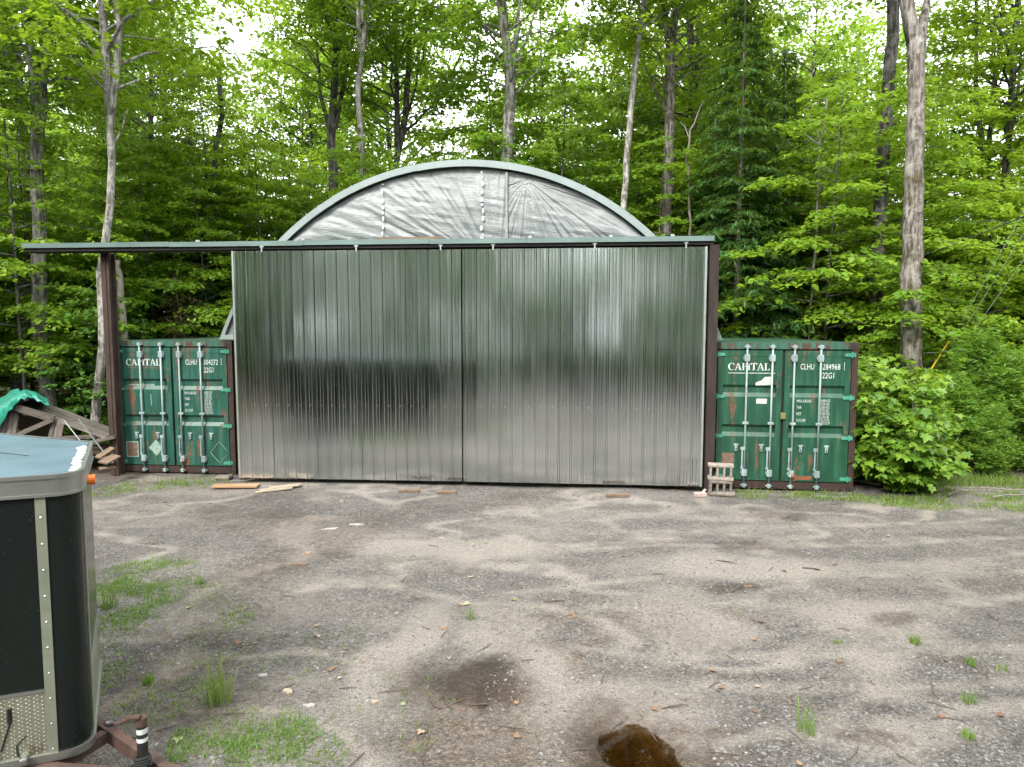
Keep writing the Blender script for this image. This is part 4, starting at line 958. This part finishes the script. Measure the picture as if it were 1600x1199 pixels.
# ------------------------------------------------------------------ tall trees traced from the photograph
def smooth_path(pts, rs, step=.45, wob=.02, r_=None):
    out, ro = [], []; r_ = r_ or rng; n = len(pts)
    def cr(p0, p1, p2, p3, t): return .5 * ((2*p1) + (p2 - p0) * t + (2*p0 - 5*p1 + 4*p2 - p3) * t*t + (3*p1 - p0 - 3*p2 + p3) * t**3)
    for i in range(n - 1):
        p0, p1, p2, p3 = pts[max(0, i-1)], pts[i], pts[i+1], pts[min(n-1, i+2)]; m = max(2, int((p2 - p1).length / step))
        for k in range(m):
            t = k / m; out.append(cr(p0, p1, p2, p3, t) + Vector((r_.normal(0, wob), r_.normal(0, wob), 0))); ro.append((rs[i] + (rs[i+1] - rs[i]) * t) * (1 + r_.normal(0, .03)))
    out.append(pts[-1]); ro.append(rs[-1]); return out, ro
def tall_tree(dep, path, w0, w1, bark, label, forks=(), crown=None, cs=1.0, leaf='leaf_mid', top=19, crot=0, name='maple_tree', cz=None, group='tall trees in the woods'):
    pp = [P(x, y, dep) for x, y in path]
    b = pp[0] + (pp[0] - pp[1]) * 0; gzv = float(gz(b.x, dep)); dirn = (pp[0] - pp[1]).normalized(); k = (pp[0].z - gzv) / max(.2, -dirn.z)
    base = pp[0] + dirn * min(k, 6); base.z = gzv - .05; base.x = pp[0].x + (base.x - pp[0].x) * .5
    r0, r1 = S(w0, dep) / 2, S(w1, dep) / 2
    pts = [base, base.lerp(pp[0], .12)] + pp; hs = [q.z for q in pts]; H0, H1 = hs[0], max(hs)
    rs = [r0 * 1.35, r0 * 1.06] + [r0 + (r1 - r0) * i / max(1, len(pp) - 1) for i in range(len(pp))]
    o = empty(name, base, 0, label, 'tree', group)
    mb = MB(); e = pts[-1]
    if top and e.z < top:
        d = (pts[-1] - pts[-2]).normalized(); d = (d + Vector((0, 0, .6))).normalized(); pts.append(e + d * (top - e.z)); rs.append(r1 * .25)
    a, c = smooth_path(pts, rs); mb.tube([q - base for q in a], c, 12)
    for fk in forks:
        fp = [P(x, y, dep + .25 * i) for i, (x, y) in enumerate(fk[1])]; fr = S(fk[0], dep) / 2
        if top and fp[-1].z > 9.5:
            d = (fp[-1] - fp[-2]).normalized(); fp.append(fp[-1] + (d + Vector((0, 0, .4))).normalized() * 4)
        fa_, fc = smooth_path(fp, [fr * (1 - .7 * i / (len(fp) - 1)) for i in range(len(fp))], .4, .025); mb.tube([q - base for q in fa_], fc, 8)
    mb.build('trunk', M[bark], o, smooth=True)
    if crown is not None:
        wm, lm = TPL[crown]
        if len(wm.materials) == 0: wm.materials.append(None); lm.materials.append(None)
        z = cz if cz is not None else max(7.5, H1 - 3.0)
        # where the trunk is at that height
        q = min(a, key=lambda p: abs(p.z - z))
        for nm, me, mt in (('limbs', wm, M[bark]), ('crown', lm, M[leaf])):
            c_ = bpy.data.objects.new(nm, me); col.objects.link(c_); c_.parent = o
            c_.location = Vector((q.x, q.y, z)) - base; c_.rotation_euler = (0, 0, crot); c_.scale = (cs, cs, cs)
            c_.material_slots[0].link = 'OBJECT'; c_.material_slots[0].material = mt
    return o

tall_tree(19, [(28, 610), (38, 480), (48, 400), (50, 330), (40, 230), (25, 160), (8, 60), (5, 0)], 19, 13, 'bark_brown', 'leaning brown-barked tree, leftmost trunk beneath the end of the header beam', [(8, [(46, 300), (30, 250), (12, 220)])], 'crown0', .9, 'leaf_dark', crot=.3)
tall_tree(17, [(77, 628), (66, 540), (62, 450), (62, 340), (58, 240), (66, 130), (72, 40), (78, 0)], 23, 13, 'bark_grey', 'straight grey speckled trunk crossing the header beam near its left end', [(9, [(59, 230), (40, 160), (28, 90), (24, 0)])], 'crown1', .85, 'leaf_mid', crot=1.2)
tall_tree(15.5, [(150, 655), (155, 600), (160, 540), (156, 460), (163, 390), (172, 320), (174, 220), (180, 130), (184, 40)], 14, 9, 'bark_pale', 'slim pale trunk rising behind the rusty post', [(4, [(172, 240), (190, 200), (200, 170)])], 'crown2', .8, 'leaf_bright', crot=2)
tall_tree(17.5, [(194, 520), (190, 470), (186, 430), (184, 407)], 11, 8, 'deadwood', 'pale broken snag standing behind the left container', (), top=None, name='dead_snag')
tall_tree(24, [(233, 500), (231, 440), (228, 380), (232, 300), (236, 200)], 10, 7, 'bark_dark', 'dark trunk right of the pale broken snag', (), 'crown3', .55, 'leaf_dark', crot=.8)
tall_tree(22, [(322, 430), (330, 380), (340, 320), (336, 250), (345, 180), (342, 120)], 11, 6, 'bark_dark', 'dark leaning forked trunk left of the arched roof', [(6, [(339, 325), (352, 312), (362, 300)]), (5, [(338, 345), (352, 350), (362, 335)])], 'young1', .66, 'leaf_bright', top=10, cz=5.4)
tall_tree(24, [(293, 400), (294, 330), (292, 270), (298, 200)], 5, 4, 'bark_dark', 'thin dark trunk in bright foliage left of the dark forked trunk', (), 'young0', .6, 'leaf_bright', top=9.5, cz=4.4)
tall_tree(23, [(522, 330), (520, 260), (518, 200), (522, 150), (524, 80), (520, 0)], 15, 9, 'bark_dark', 'dark three-stemmed tree behind the left slope of the arch', [(7, [(515, 205), (503, 160), (498, 110), (492, 0)]), (8, [(522, 200), (536, 140), (546, 90), (556, 20)]), (4, [(498, 110), (478, 80), (440, 45)])], 'crown0', .62, 'leaf_mid', crot=2.6, cz=9.8)
tall_tree(21.5, [(568, 310), (566, 240), (560, 160), (563, 100), (568, 40), (566, 0)], 9, 7, 'bark_pale', 'slender pale trunk right of the three-stemmed tree', [(5, [(562, 100), (572, 60), (576, 30)])], 'crown1', .6, 'leaf_mid', crot=.4, cz=11)
tall_tree(24, [(618, 300), (622, 240), (634, 180), (637, 100), (640, 40), (644, 0)], 10, 8, 'bark_dark', 'dark forked trunk left of the arch top', [(5, [(632, 200), (648, 140), (660, 90)]), (5, [(635, 205), (665, 175), (692, 140)])], 'crown2', .8, 'leaf_mid', crot=1.0, cz=9)
tall_tree(20.5, [(793, 270), (794, 210), (797, 165), (800, 120), (790, 60), (782, 0)], 19, 13, 'bark_grey', 'stout pale grey trunk rising behind the crest of the arch', [(9, [(800, 120), (806, 60), (812, 0)]), (5, [(800, 110), (822, 60), (838, 10)]), (4, [(804, 150), (830, 120), (848, 90)])], 'crown3', .85, 'leaf_mid', crot=2.2, cz=9.5)
tall_tree(20.5, [(974, 350), (978, 280), (984, 200), (990, 130), (998, 60), (1008, 0)], 10, 8, 'bark_pale', 'slim pale grey trunk leaning right above the right slope of the arch', (), 'crown0', .6, 'leaf_bright', crot=3.4, cz=11)
tall_tree(21.5, [(1041, 360), (1044, 280), (1046, 200), (1047, 130), (1046, 65), (1038, 0)], 17, 11, 'bark_brown', 'grey-brown trunk with high fork above the right end of the header', [(9, [(1047, 75), (1056, 30), (1064, -10)]), (6, [(1042, 175), (1024, 140), (1005, 100)])], 'crown1', .8, 'leaf_bright', crot=4.0, cz=9.5)
tall_tree(26, [(1079, 330), (1080, 240), (1080, 150), (1078, 60), (1082, 0)], 10, 9, 'bark_dark', 'dark straight trunk just right of the high-forked tree', [(5, [(1078, 70), (1070, 20), (1066, -20)])], 'crown2', .9, 'leaf_dark', crot=5.0, cz=9)
tall_tree(18, [(1366, 565), (1368, 470), (1372, 380), (1378, 280), (1384, 190), (1392, 100), (1398, 0)], 22, 17, 'bark_dark', 'dark grey straight trunk behind the right container, left of the largest trunk', (), 'crown3', .8, 'leaf_mid', crot=.9, cz=11)
tall_tree(15.5, [(1424, 610), (1422, 520), (1424, 430), (1427, 330), (1430, 230), (1432, 130), (1428, 60), (1418, 0)], 33, 20, 'bark_brown', 'largest shaggy grey-brown trunk, right of the right container', [(20, [(1434, 110), (1440, 50), (1447, 0)])], 'crown0', .85, 'leaf_mid', crot=1.9, cz=11.5)
tall_tree(24, [(1540, 440), (1542, 370), (1541, 310), (1534, 240), (1528, 170), (1526, 120)], 11, 6, 'bark_dark', 'twin-stemmed thin tree left of the dark forked trunk at the right edge', [(7, [(1541, 310), (1547, 240), (1549, 170), (1552, 110)])], 'crown1', .7, 'leaf_bright', crot=2.8, cz=8.0)
tall_tree(22.5, [(1548, 515), (1556, 450), (1566, 370), (1570, 300), (1575, 240), (1578, 200)], 14, 9, 'bark_dark', 'dark forked trunk leaning right at the right edge of the woods', [(7, [(1575, 210), (1566, 170), (1560, 140)]), (7, [(1577, 215), (1588, 170), (1594, 110)])], 'crown2', .8, 'leaf_bright', crot=.2, cz=9)
tall_tree(20.5, [(1078, 330), (1074, 250), (1078, 205)], 4, 2.5, 'deadwood', 'thin pale dead sapling right of the high-forked tree', [(3, [(1078, 205), (1090, 180), (1101, 155)]), (2, [(1077, 215), (1070, 198), (1064, 190)])], top=None, name='dead_sapling')
tall_tree(18.5, [(1272, 400), (1277, 300), (1282, 225), (1290, 180), (1292, 150)], 4, 2, 'deadwood', 'pale dead sapling with crooked twigs above the right container', [(3, [(1280, 228), (1262, 215), (1245, 205)]), (2, [(1280, 228), (1278, 205), (1282, 190)]), (2, [(1276, 310), (1300, 260), (1325, 225)])], top=None, name='dead_sapling')

# ------------------------------------------------------------------ conifers and shrubs one can pick out
def at_px(px, dep): return (P(px, 600, dep).x, dep, float(gz(P(px, 600, dep).x, dep)) - .03)
plant('hemlock_tree', 'conifer0', at_px(1148, 19), .4, 1.0, M['needle'], M['bark_brown'], 'dark hemlock with thin bare lower trunk above the right container', 'tree', 'conifers in the woods')
plant('hemlock_tree', 'conifer1', at_px(1215, 21), 1.4, 1.0, M['needle'], M['bark_dark'], 'dark hemlock right of the thin-trunked one', 'tree', 'conifers in the woods')
plant('hemlock_tree', 'conifer2', at_px(1105, 21), 2.4, .95, M['needle'], M['bark_dark'], 'shorter hemlock at the right end of the header beam', 'tree', 'conifers in the woods')
plant('fir_tree', 'fir', at_px(310, 20.6), .3, 1.1, M['needle'], M['bark_dark'], 'small green fir right behind the left container', 'tree', 'small firs behind the left container')
plant('fir_tree', 'fir', at_px(225, 20.4), 1.7, .85, M['needle'], M['bark_dark'], 'smaller green fir behind the left container, left of the browned one', 'tree', 'small firs behind the left container')
plant('fir_tree', 'fir', at_px(345, 20.8), 2.7, .9, M['needle'], M['bark_dark'], 'green fir close to the left door edge', 'tree', 'small firs behind the left container')
plant('dead_fir_tree', 'dead_fir', at_px(290, 19.6), .9, 1.32, M['needle_dead'], M['deadwood'], 'little browned dead fir behind the left container', 'tree')
plant('maple_bush', 'bush', (G(1402, 762).x, 12.15, -.02), .5, .9, M['bush'], M['bark_brown'], 'broad yellow-green maple bush against the right container', 'bush', None, 'foliage', 'stems')
plant('maple_bush', 'bush', (G(1372, 745).x, 13.3, -.02), 2.2, 1.1, M['bush'], M['bark_brown'], 'maple bush half hidden behind the broad one, near the container corner', 'bush', None, 'foliage', 'stems')
for k, (px, dep, s, rz, key, lab) in enumerate(((1490, 13.6, .66, .3, 'cedar0', 'small feathery cedar just right of the maple bush'), (1530, 14.2, .84, 1.3, 'cedar1', 'tall feathery cedar, left of the pair at the right edge'), (1582, 13.6, .80, 2.1, 'cedar0', 'tall feathery cedar, right of the pair at the right edge'), (1640, 14.0, .85, 4.1, 'cedar1', 'cedar cut by the right edge of the picture'), (1555, 12.9, .42, 3.0, 'cedar1', 'low cedar at the front of the verge'))):
    plant('cedar_shrub', key, at_px(px, dep), rz, s, M['cedar'], M['bark_brown'], lab, 'shrub', 'cedars at the right', 'foliage', 'stem')

# ------------------------------------------------------------------ the woods behind: countable trees in loose ranks
def woods():
    r = np.random.default_rng(99); put = []
    def ok(x, y, s):
        u = (x - O.x) * U.x + (y - O.y) * U.y; v = (x - O.x) * V.x + (y - O.y) * V.y
        if -8.6 < u < 8.4 and v < 8.6: return False
        return all((x - a) ** 2 + (y - b) ** 2 > s * s for a, b in put)
    zones = [  # x range, y range, spacing, count, keys, mat, scale, label, group
        ((-21, -9.0), (16, 27), 1.6, 18, 'young', 'leaf_mid', (.75, 1.0), 'shaded young maple behind the lumber', 'young maples left of the shed'),
        ((-17, -3.0), (20.6, 31), 1.75, 26, 'young', 'leaf_bright', (.8, 1.05), 'bright maple behind the left shed half', 'bright maples behind the left half of the shed'),
        ((-3.0, 6.5), (20.8, 31), 1.7, 19, 'young', 'leaf_mid', (.85, 1.15), 'green maple behind the arched roof', 'young maples behind the arched roof'),
        ((6.5, 14.5), (17.5, 29), 1.7, 18, 'young', 'leaf_bright', (.85, 1.1), 'layered maple behind the right container', 'layered maples behind the right container'),
        ((13.5, 26), (17, 32), 2.0, 22, 'young', 'leaf_bright', (.8, 1.1), 'fresh green maple right of the largest trunk', 'fresh green maples at the right'),
        ((-24, -8.6), (15.6, 22), 1.6, 14, 'sapling', 'leaf_dark', (.6, 1.0), 'low dark sapling under the left trees', 'low saplings at the left'),
        ((8.6, 22), (14.8, 22), 1.6, 14, 'sapling', 'leaf_mid', (.6, 1.05), 'low green sapling under the right trees', 'low saplings at the right'),
        ((-34, 36), (30, 42), 2.6, 29, 'crown', 'leaf_mid', (.9, 1.25), 'tall crowned maple deep in the woods', 'tall maples deep in the woods'),
    ]
    ORD = ['first', 'second', 'third', 'fourth', 'fifth', 'sixth', 'seventh', 'eighth', 'ninth', 'tenth', 'eleventh', 'twelfth', 'thirteenth', 'fourteenth', 'fifteenth', 'sixteenth', 'seventeenth', 'eighteenth', 'nineteenth', 'twentieth'] + ['twenty-' + q for q in ('first', 'second', 'third', 'fourth', 'fifth', 'sixth', 'seventh', 'eighth', 'ninth')]
    for (x0, x1), (y0, y1), sp, n, key, lm, (s0, s1), lab, grp in zones:
        got = tries = 0; made = []
        while got < n and tries < 4000:
            tries += 1; x = r.uniform(x0, x1); y = r.uniform(y0, y1); s = r.uniform(s0, s1)
            if not ok(x, y, sp): continue
            px = CX + FPX * x / y
            if key == 'crown' and (300 < px < 465 or 1460 < px < 1590): continue
            if key == 'young' and (300 < px < 490): s = min(s, .93 * y / 24)
            if key == 'young' and (1470 < px < 1580): s = min(s, .95 * y / 24)
            put.append((x, y)); k = got; got += 1; kk = key + str(k % (5 if key == 'young' else 2 if key == 'sapling' else 4))
            mt = M[lm] if r.random() < .7 else M['leaf_mid']
            z = float(gz(x, y)) - .03
            if key == 'crown':
                o = empty('maple_tree', (x, y, z), r.uniform(0, 6.28), lab, 'tree', grp); made.append((px, o)); ch = r.uniform(3.0, 6.5)
                MB().tube([(0, 0, -.1), (.05, 0, ch * .5), (0, .04, ch + 3)], [.2, .16, .12], 8).build('trunk', M['bark_dark'], o, smooth=True)
                for nm, me, m2 in (('limbs', TPL[kk][0], M['bark_dark']), ('crown', TPL[kk][1], mt)):
                    c = bpy.data.objects.new(nm, me); col.objects.link(c); c.parent = o; c.location = (0, 0, ch); c.scale = (s, s, s); c.material_slots[0].link = 'OBJECT'; c.material_slots[0].material = m2
            else:
                o = plant('young_maple' if key == 'young' else 'maple_sapling', kk, (x, y, z), r.uniform(0, 6.28), s, mt, M['bark_dark'], lab, 'tree' if key == 'young' else 'sapling', grp, zs=s * r.uniform(.9, 1.15)); made.append((px, o))
        for k, (_, o) in enumerate(sorted(made, key=lambda q: q[0])): o['label'] = lab + ', ' + ORD[k] + ' from the left'
woods()
# far wood that reads as one mass, in front and behind the camera (the doors mirror the latter)
def far_mass(name, xr, yr, zr, n, size, lab, seed, gap=None):
    r = np.random.default_rng(seed); nc = n // 60
    cx = r.uniform(*xr, nc); cyy = r.uniform(*yr, nc); cz = zr[0] + (zr[1] - zr[0]) * r.random(nc) ** 1.15 * (.65 + .35 * vnoise(cx, cyy * 0, .13, seed))
    if gap is not None:
        keep = ~gap(cx, cyy); cx, cyy, cz = cx[keep], cyy[keep], cz[keep]; nc = len(cx)
    i = np.repeat(np.arange(nc), 60); m = len(i)
    p = np.stack([cx[i] + r.normal(0, .9, m), cyy[i] + r.normal(0, .9, m), cz[i] + r.normal(0, .35, m)], -1); p[:, 2] = np.maximum(p[:, 2], .1)
    v, f = leaves(p, r.uniform(0, 6.28, m), r.normal(.3, .4, m), r.normal(0, .5, m), size * np.clip(r.normal(1, .3, m), .4, 2), 'dia')
    return tag(link(name, tri_mesh(name, v, f), M['leaf_dark' if yr[0] < 40 else 'leaf_bright']), lab, 'woods', kind='stuff')
far_mass('far_woods', (-60, 62), (44, 56), (.5, 11), 100000, .36, 'far green woods closing the view behind the trees', 5)
far_mass('woodland', (-30, -17), (-20, 13), (.3, 15), 60000, .46, 'woods along the left side of the yard', 16)
far_mass('woodland', (17, 30), (-20, 10), (.3, 15), 60000, .46, 'woods along the right side of the yard', 26)
far_mass('woodland', (-36, 36), (-24, -13), (.3, 17), 100000, .46, 'woods across the yard behind the viewer', 6, lambda x, y: (x > 0) & (x < 2) & (np.random.default_rng(1).random(len(x)) < .5))

# ------------------------------------------------------------------ cables and guy wires
def sag(a, b, d, n=14):
    a, b = Vector(a), Vector(b); return [a.lerp(b, k / n) + Vector((0, 0, -d * 4 * (k / n) * (1 - k / n))) for k in range(n + 1)]
tag(MB().tube(sag(P(1330, 437, 17.6), P(1760, 268, 13.4), .12), .014, 6).build('power_cable', M['cable']), 'black cable running up to the right behind the largest trunk', 'cable')
for k, (a, b, lab) in enumerate((((1498, 512), (1625, 285), 'thin guy wire, leftmost of three at the right edge'), ((1508, 512), (1640, 300), 'thin guy wire, middle of three at the right edge'), ((1512, 530), (1660, 320), 'thin guy wire, rightmost and lowest of three at the right edge'))):
    e = P(*a, 15.6); f_ = P(*b, 15.2); d = (e - f_).normalized(); g_ = e + d * ((e.z + .1) / -d.z)
    tag(MB().tube([g_, e, f_], .004, 5).build('guy_wire', M['wire']), lab, 'wire', 'guy wires')
    if k == 0: W0 = (g_, f_)
a = P(1483, 533, 15.4); b = P(1462, 566, 15.4); d = (b - a).normalized()
tag(MB().tube([a, b, b + d * 1.6], .018, 8).build('guy_guard', M['yellow']), 'yellow plastic guy wire guard sticking out above the cedars', 'guy guard')

# ------------------------------------------------------------------ grass, stones, leaves, twigs on the yard
def blade_mesh(name, pos, h, lean, w_=.006, seed=1):
    r = np.random.default_rng(seed); n = len(pos); a = r.uniform(0, 6.28, n); l = np.abs(r.normal(0, lean, n)) * h
    d = np.stack([np.cos(a), np.sin(a), 0 * a], -1); s = np.stack([-np.sin(a), np.cos(a), 0 * a], -1) * (w_ * r.uniform(.6, 1.4, n))[:, None]
    up = np.zeros((n, 3)); up[:, 2] = h
    v = np.stack([pos - s, pos + s, pos + d * l[:, None] * .3 + up * .55 - s * .8, pos + d * l[:, None] * .3 + up * .55 + s * .8, pos + d * l[:, None] + up * np.sqrt(np.maximum(.2, 1 - (l / np.maximum(h, 1e-3)) ** 2 * .6))[:, None]], 1)
    f = np.array([(0, 1, 3), (0, 3, 2), (2, 3, 4)])[None] + (np.arange(n) * 5)[:, None, None]
    return tri_mesh(name, v.reshape(-1, 3), f.reshape(-1, 3))
rg = np.random.default_rng(12)
def scatter_px(regions, dens_noise=.0, seed=3):
    out = []
    for (px, py, rx, ry, n) in regions:
        c = G(px, py); a = S(rx, c.y); b = ry * c.y ** 2 / (CAMZ * FPX)
        k = np.sqrt(rg.random(n)) ; t = rg.uniform(0, 6.28, n); x = c.x + a * k * np.cos(t); y = c.y + b * k * np.sin(t)
        keep = fbm(x, y, 2.2, seed) > dens_noise + rg.normal(0, .13, n); out.append(np.stack([x[keep], y[keep], gz(x[keep], y[keep]) - .004], -1))
    return np.concatenate(out)
gp = scatter_px([(215, 925, 75, 60, 5200), (180, 960, 60, 60, 3000), (195, 900, 60, 25, 2000), (290, 960, 110, 60, 1500), (330, 1000, 90, 40, 900), (260, 1090, 80, 40, 1100), (380, 1150, 120, 60, 4200), (330, 1190, 110, 40, 1400), (440, 1180, 110, 50, 1100), (200, 1010, 60, 50, 700), (160, 1060, 30, 40, 400), (480, 1020, 90, 70, 450), (620, 1110, 110, 70, 350), (310, 910, 30, 12, 160), (365, 960, 35, 14, 220), (260, 880, 60, 12, 260)], .49)
gl = [tag(link('grass_patch', blade_mesh('grass_patch', gp, rg.uniform(.012, .055, len(gp)) * rg.uniform(.6, 1.3, len(gp)), .9, .0032, 2), M['grass']), 'thin green grass growing on the gravel by the trailer', 'grass', kind='stuff')]
gp = scatter_px([(230, 760, 70, 9, 900), (300, 755, 60, 7, 500), (175, 765, 30, 10, 500), (1200, 772, 75, 8, 1500), (1290, 775, 70, 9, 1500), (1370, 780, 60, 10, 1300), (1440, 785, 60, 12, 1500), (1530, 778, 90, 18, 3600), (1610, 785, 70, 22, 2500), (1480, 765, 60, 12, 2400), (1540, 752, 80, 10, 2600), (1600, 760, 80, 14, 2600), (1450, 752, 40, 8, 1200)], .47)
tag(link('verge_grass', blade_mesh('verge_grass', gp, rg.uniform(.012, .10, len(gp)) * rg.uniform(.5, 1.2, len(gp)) * np.where(gp[:, 1] > 12.15, 1.7, 1), 1.0, .004, 4), M['grass']), 'yellow-green grass along the edge of the yard', 'grass', kind='stuff')
nf = 9000; x = rg.uniform(-26, 26, nf); y = rg.uniform(14, 30, nf); u_ = (x - O.x) * U.x + (y - O.y) * U.y; v_ = (x - O.x) * V.x + (y - O.y) * V.y
k_ = ~((np.abs(u_) < 7.4) & (v_ < 7.4)); x, y = x[k_], y[k_]; pos = np.stack([x, y, gz(x, y) + rg.uniform(.05, .5, len(x))], -1)
v, f = leaves(pos, rg.uniform(0, 6.28, len(x)), rg.normal(.3, .4, len(x)), rg.normal(0, .4, len(x)), rg.uniform(.14, .34, len(x)), 'maple3')
tag(link('ground_cover', tri_mesh('ground_cover', v, f), M['leaf_dark']), 'low leafy ground cover under the trees', 'ground cover', kind='stuff')
tufts = [(172, 950, .34, 60, 'tall grass tuft close to the trailer nose'), (342, 1095, .42, 80, 'tallest grass tuft, in the grass right of the trailer'), (735, 962, .20, 26, 'lone thin grass tuft in the middle of the yard'), (1264, 1142, .30, 34, 'grass tuft with one long bent blade right of the puddle'), (1430, 1003, .12, 60, 'dense grass tuft at the right of the yard'), (1517, 1035, .10, 40, 'small grass tuft right of the dense one'), (1513, 1095, .12, 36, 'grass tuft below the small one at the right'), (1510, 1150, .10, 36, 'lowest grass tuft at the right of the yard'), (1308, 1002, .06, 30, 'low flat grass tuft left of the dense one'), (312, 910, .10, 50, 'small round grass tuft between trailer and left container'), (232, 1062, .12, 60, 'short grass tuft above the trailer jack'), (1565, 1042, .10, 24, 'sparse grass tuft at the far right of the yard')]
for k, (px, py, h, n, lab) in enumerate(tufts):
    c = G(px, py); rr_ = .035 + h * .12; a = rg.uniform(0, 6.28, n); q = rr_ * np.sqrt(rg.random(n))
    pos = np.stack([q * np.cos(a), q * np.sin(a) , np.zeros(n)], -1)
    o = link('grass_tuft', blade_mesh('grass_tuft', pos, h * rg.uniform(.4, 1.05, n), .55, .003, 30 + k), M['grass'], None, (c.x, c.y, float(gz(c.x, c.y)) - .004)); tag(o, lab, 'grass tuft', 'grass tufts on the yard')
# loose gravel
def stones(name, n, xr, yr, s0, s1, mat, lab, seed, power=3):
    r = np.random.default_rng(seed); y = yr[0] + (yr[1] - yr[0]) * r.random(n) ** 1.5; x = r.uniform(-1, 1, n) * np.minimum(.80 * y + .5, 12)
    x = np.clip(x, *xr); keep = (fbm(x, y, .8, seed) > .42) & (((x - PUD.x) / .5) ** 2 + ((y - PUD.y) / .7) ** 2 > 1); x, y = x[keep], y[keep]; n = len(x)
    s = s0 + (s1 - s0) * r.random(n) ** power; base = np.array([(1, 0, 0), (.2, .9, 0), (-.8, .5, 0), (-.7, -.6, 0), (.3, -.9, 0), (.1, 0, .55)], float)
    a = r.uniform(0, 6.28, n); ca, sa = np.cos(a), np.sin(a); jit = 1 + r.normal(0, .22, (n, 6, 3)); b = base[None] * jit * s[:, None, None]
    v = np.stack([b[..., 0] * ca[:, None] - b[..., 1] * sa[:, None] + x[:, None], b[..., 0] * sa[:, None] + b[..., 1] * ca[:, None] + y[:, None], b[..., 2] + gz(x, y)[:, None] - .001], -1)
    f = np.array([(0, 1, 5), (1, 2, 5), (2, 3, 5), (3, 4, 5), (4, 0, 5)])[None] + (np.arange(n) * 6)[:, None, None]
    return tag(link(name, tri_mesh(name, v.reshape(-1, 3), f.reshape(-1, 3)), mat), lab, 'gravel', kind='stuff')
def stone_mat(name, stops):
    m, n, b = new_mat(name); ge = N(n, 'ShaderNodeNewGeometry'); n.links.new(ramp(n, ge.outputs['Random Per Island'], stops), b.inputs['Base Color']); b.inputs['Roughness'].default_value = .9; return m
stones('gravel', 60000, (-9, 11), (3.9, 13.2), .003, .019, stone_mat('gravel_stones', [(.0, (.04, .038, .037)), (.5, (.115, .11, .106)), (.92, (.15, .142, .135)), (1, (.21, .20, .19))]), 'loose grey gravel scattered over the yard', 77)
# fallen leaves
n = 85; y = 4.2 + 9 * rg.random(n) ** 1.3; x = rg.uniform(-1, 1, n) * .75 * y
v, f = leaves(np.stack([x, y, gz(x, y) + .012], -1), rg.uniform(0, 6.28, n), rg.normal(0, .15, n), rg.normal(0, .15, n), rg.uniform(.035, .085, n), 'maple')
tag(link('fallen_leaves', tri_mesh('fallen_leaves', v, f), stone_mat('dead_leaf', [(.0, (.09, .045, .025)), (.5, (.19, .115, .065)), (.85, (.29, .23, .16)), (1, (.12, .18, .05))])), 'scattered dead brown leaves lying on the yard', 'leaves', kind='stuff')
# small twigs and bits of bark
tw = MB()
for k in range(150):
    y = 4.3 + 8.6 * random.random() ** 1.4; x = random.uniform(-.72, .75) * y; L = random.uniform(.03, .12); a = random.uniform(0, 6.28); z = float(gz(x, y)) + .006
    d = Vector((math.cos(a), math.sin(a), 0)) * L; e = Vector((-d.y, d.x, 0)) * random.uniform(-.2, .2)
    tw.tube([Vector((x, y, z)) - d, Vector((x, y, z + .006)) + e, Vector((x, y, z)) + d], [.003, .004, .002], 5)
M['twig'] = simple('dark_twigs', (.07, .05, .036), .9)
tag(tw.build('twig_litter', M['twig']), 'tiny dark twigs strewn over the yard', 'twigs', kind='stuff')
tws = [(700, 1095, .22, 115, 'dark twig, right of two beside the dark damp patch'), (679, 1098, .16, 130, 'dark twig, left of two beside the dark damp patch'), (752, 1100, .16, 4, 'thin twig lying below the dark damp patch'), (866, 937, .22, 8, 'twig lying right of the lone thin grass tuft'), (1268, 888, .2, -25, 'dark stick on the gravel in the right of the yard'), (1135, 878, .25, -30, 'dark stick by the pale stones in the right of the yard'), (1152, 921, .2, 40, 'small stick in the brown hollow right of centre'), (1460, 1075, .25, 70, 'bent thin twig near the right tufts'), (1055, 1102, .22, 15, 'forked twig just right of the puddle')]
for px, py, L, yaw, lab in tws:
    c = G(px, py); a = R(yaw); d = Vector((math.cos(a), math.sin(a), 0)) * L / 2; z = float(gz(c.x, c.y)) + .008; c.z = z; e = Vector((-d.y, d.x, 0)) * .15
    tag(MB().tube([c - d, c - d * .3 + e, c + d * .4 + Vector((0, 0, .01)), c + d], [.006, .007, .006, .003], 6).build('fallen_twig', M['twig']), lab, 'twig', 'twigs on the yard')
fl = [(470, 879, .19, .06, 'orange-tan bark chip on the gravel left of centre', 'broken_wood'), (517, 826, .30, .09, 'long pale stone chip nearest the left door', 'chip'), (556, 818, .24, .08, 'long pale stone chip behind the other one near the left door', 'chip'), (690, 841, .10, .05, 'small white stone before the seam of the doors', 'chip'), (450, 1077, .10, .09, 'pale tan flat stone in the grass', 'pale_wood'), (483, 1099, .10, .06, 'white flat stone right of the tan one', 'chip'), (585, 1094, .08, .05, 'pale curled leaf near the dark damp patch', 'pale_wood'), (1167, 916, .16, .05, 'orange wood chip in the brown hollow', 'broken_wood'), (1313, 1031, .10, .06, 'orange dead leaf at the right of the yard', 'broken_wood'), (410, 1052, .12, .07, 'grey-white flat stone at the edge of the grass', 'chip')]
for k, (px, py, a, b, lab, mt) in enumerate(fl):
    c = G(px, py); n = 9; r = random.Random(k); pr = [((a / 2) * math.cos(q * 6.283 / n) * r.uniform(.45, 1.15), (b / 2) * math.sin(q * 6.283 / n) * r.uniform(.4, 1.15)) for q in range(n)]
    o = MB().plan(pr, -.012, .012).build('ground_chip', M[mt], None, bevel=.004); o.location = (c.x, c.y, float(gz(c.x, c.y)) + .008); o.rotation_euler = (0, 0, r.uniform(-.3, .3)); tag(o, lab, 'chip', 'chips and stones on the yard')
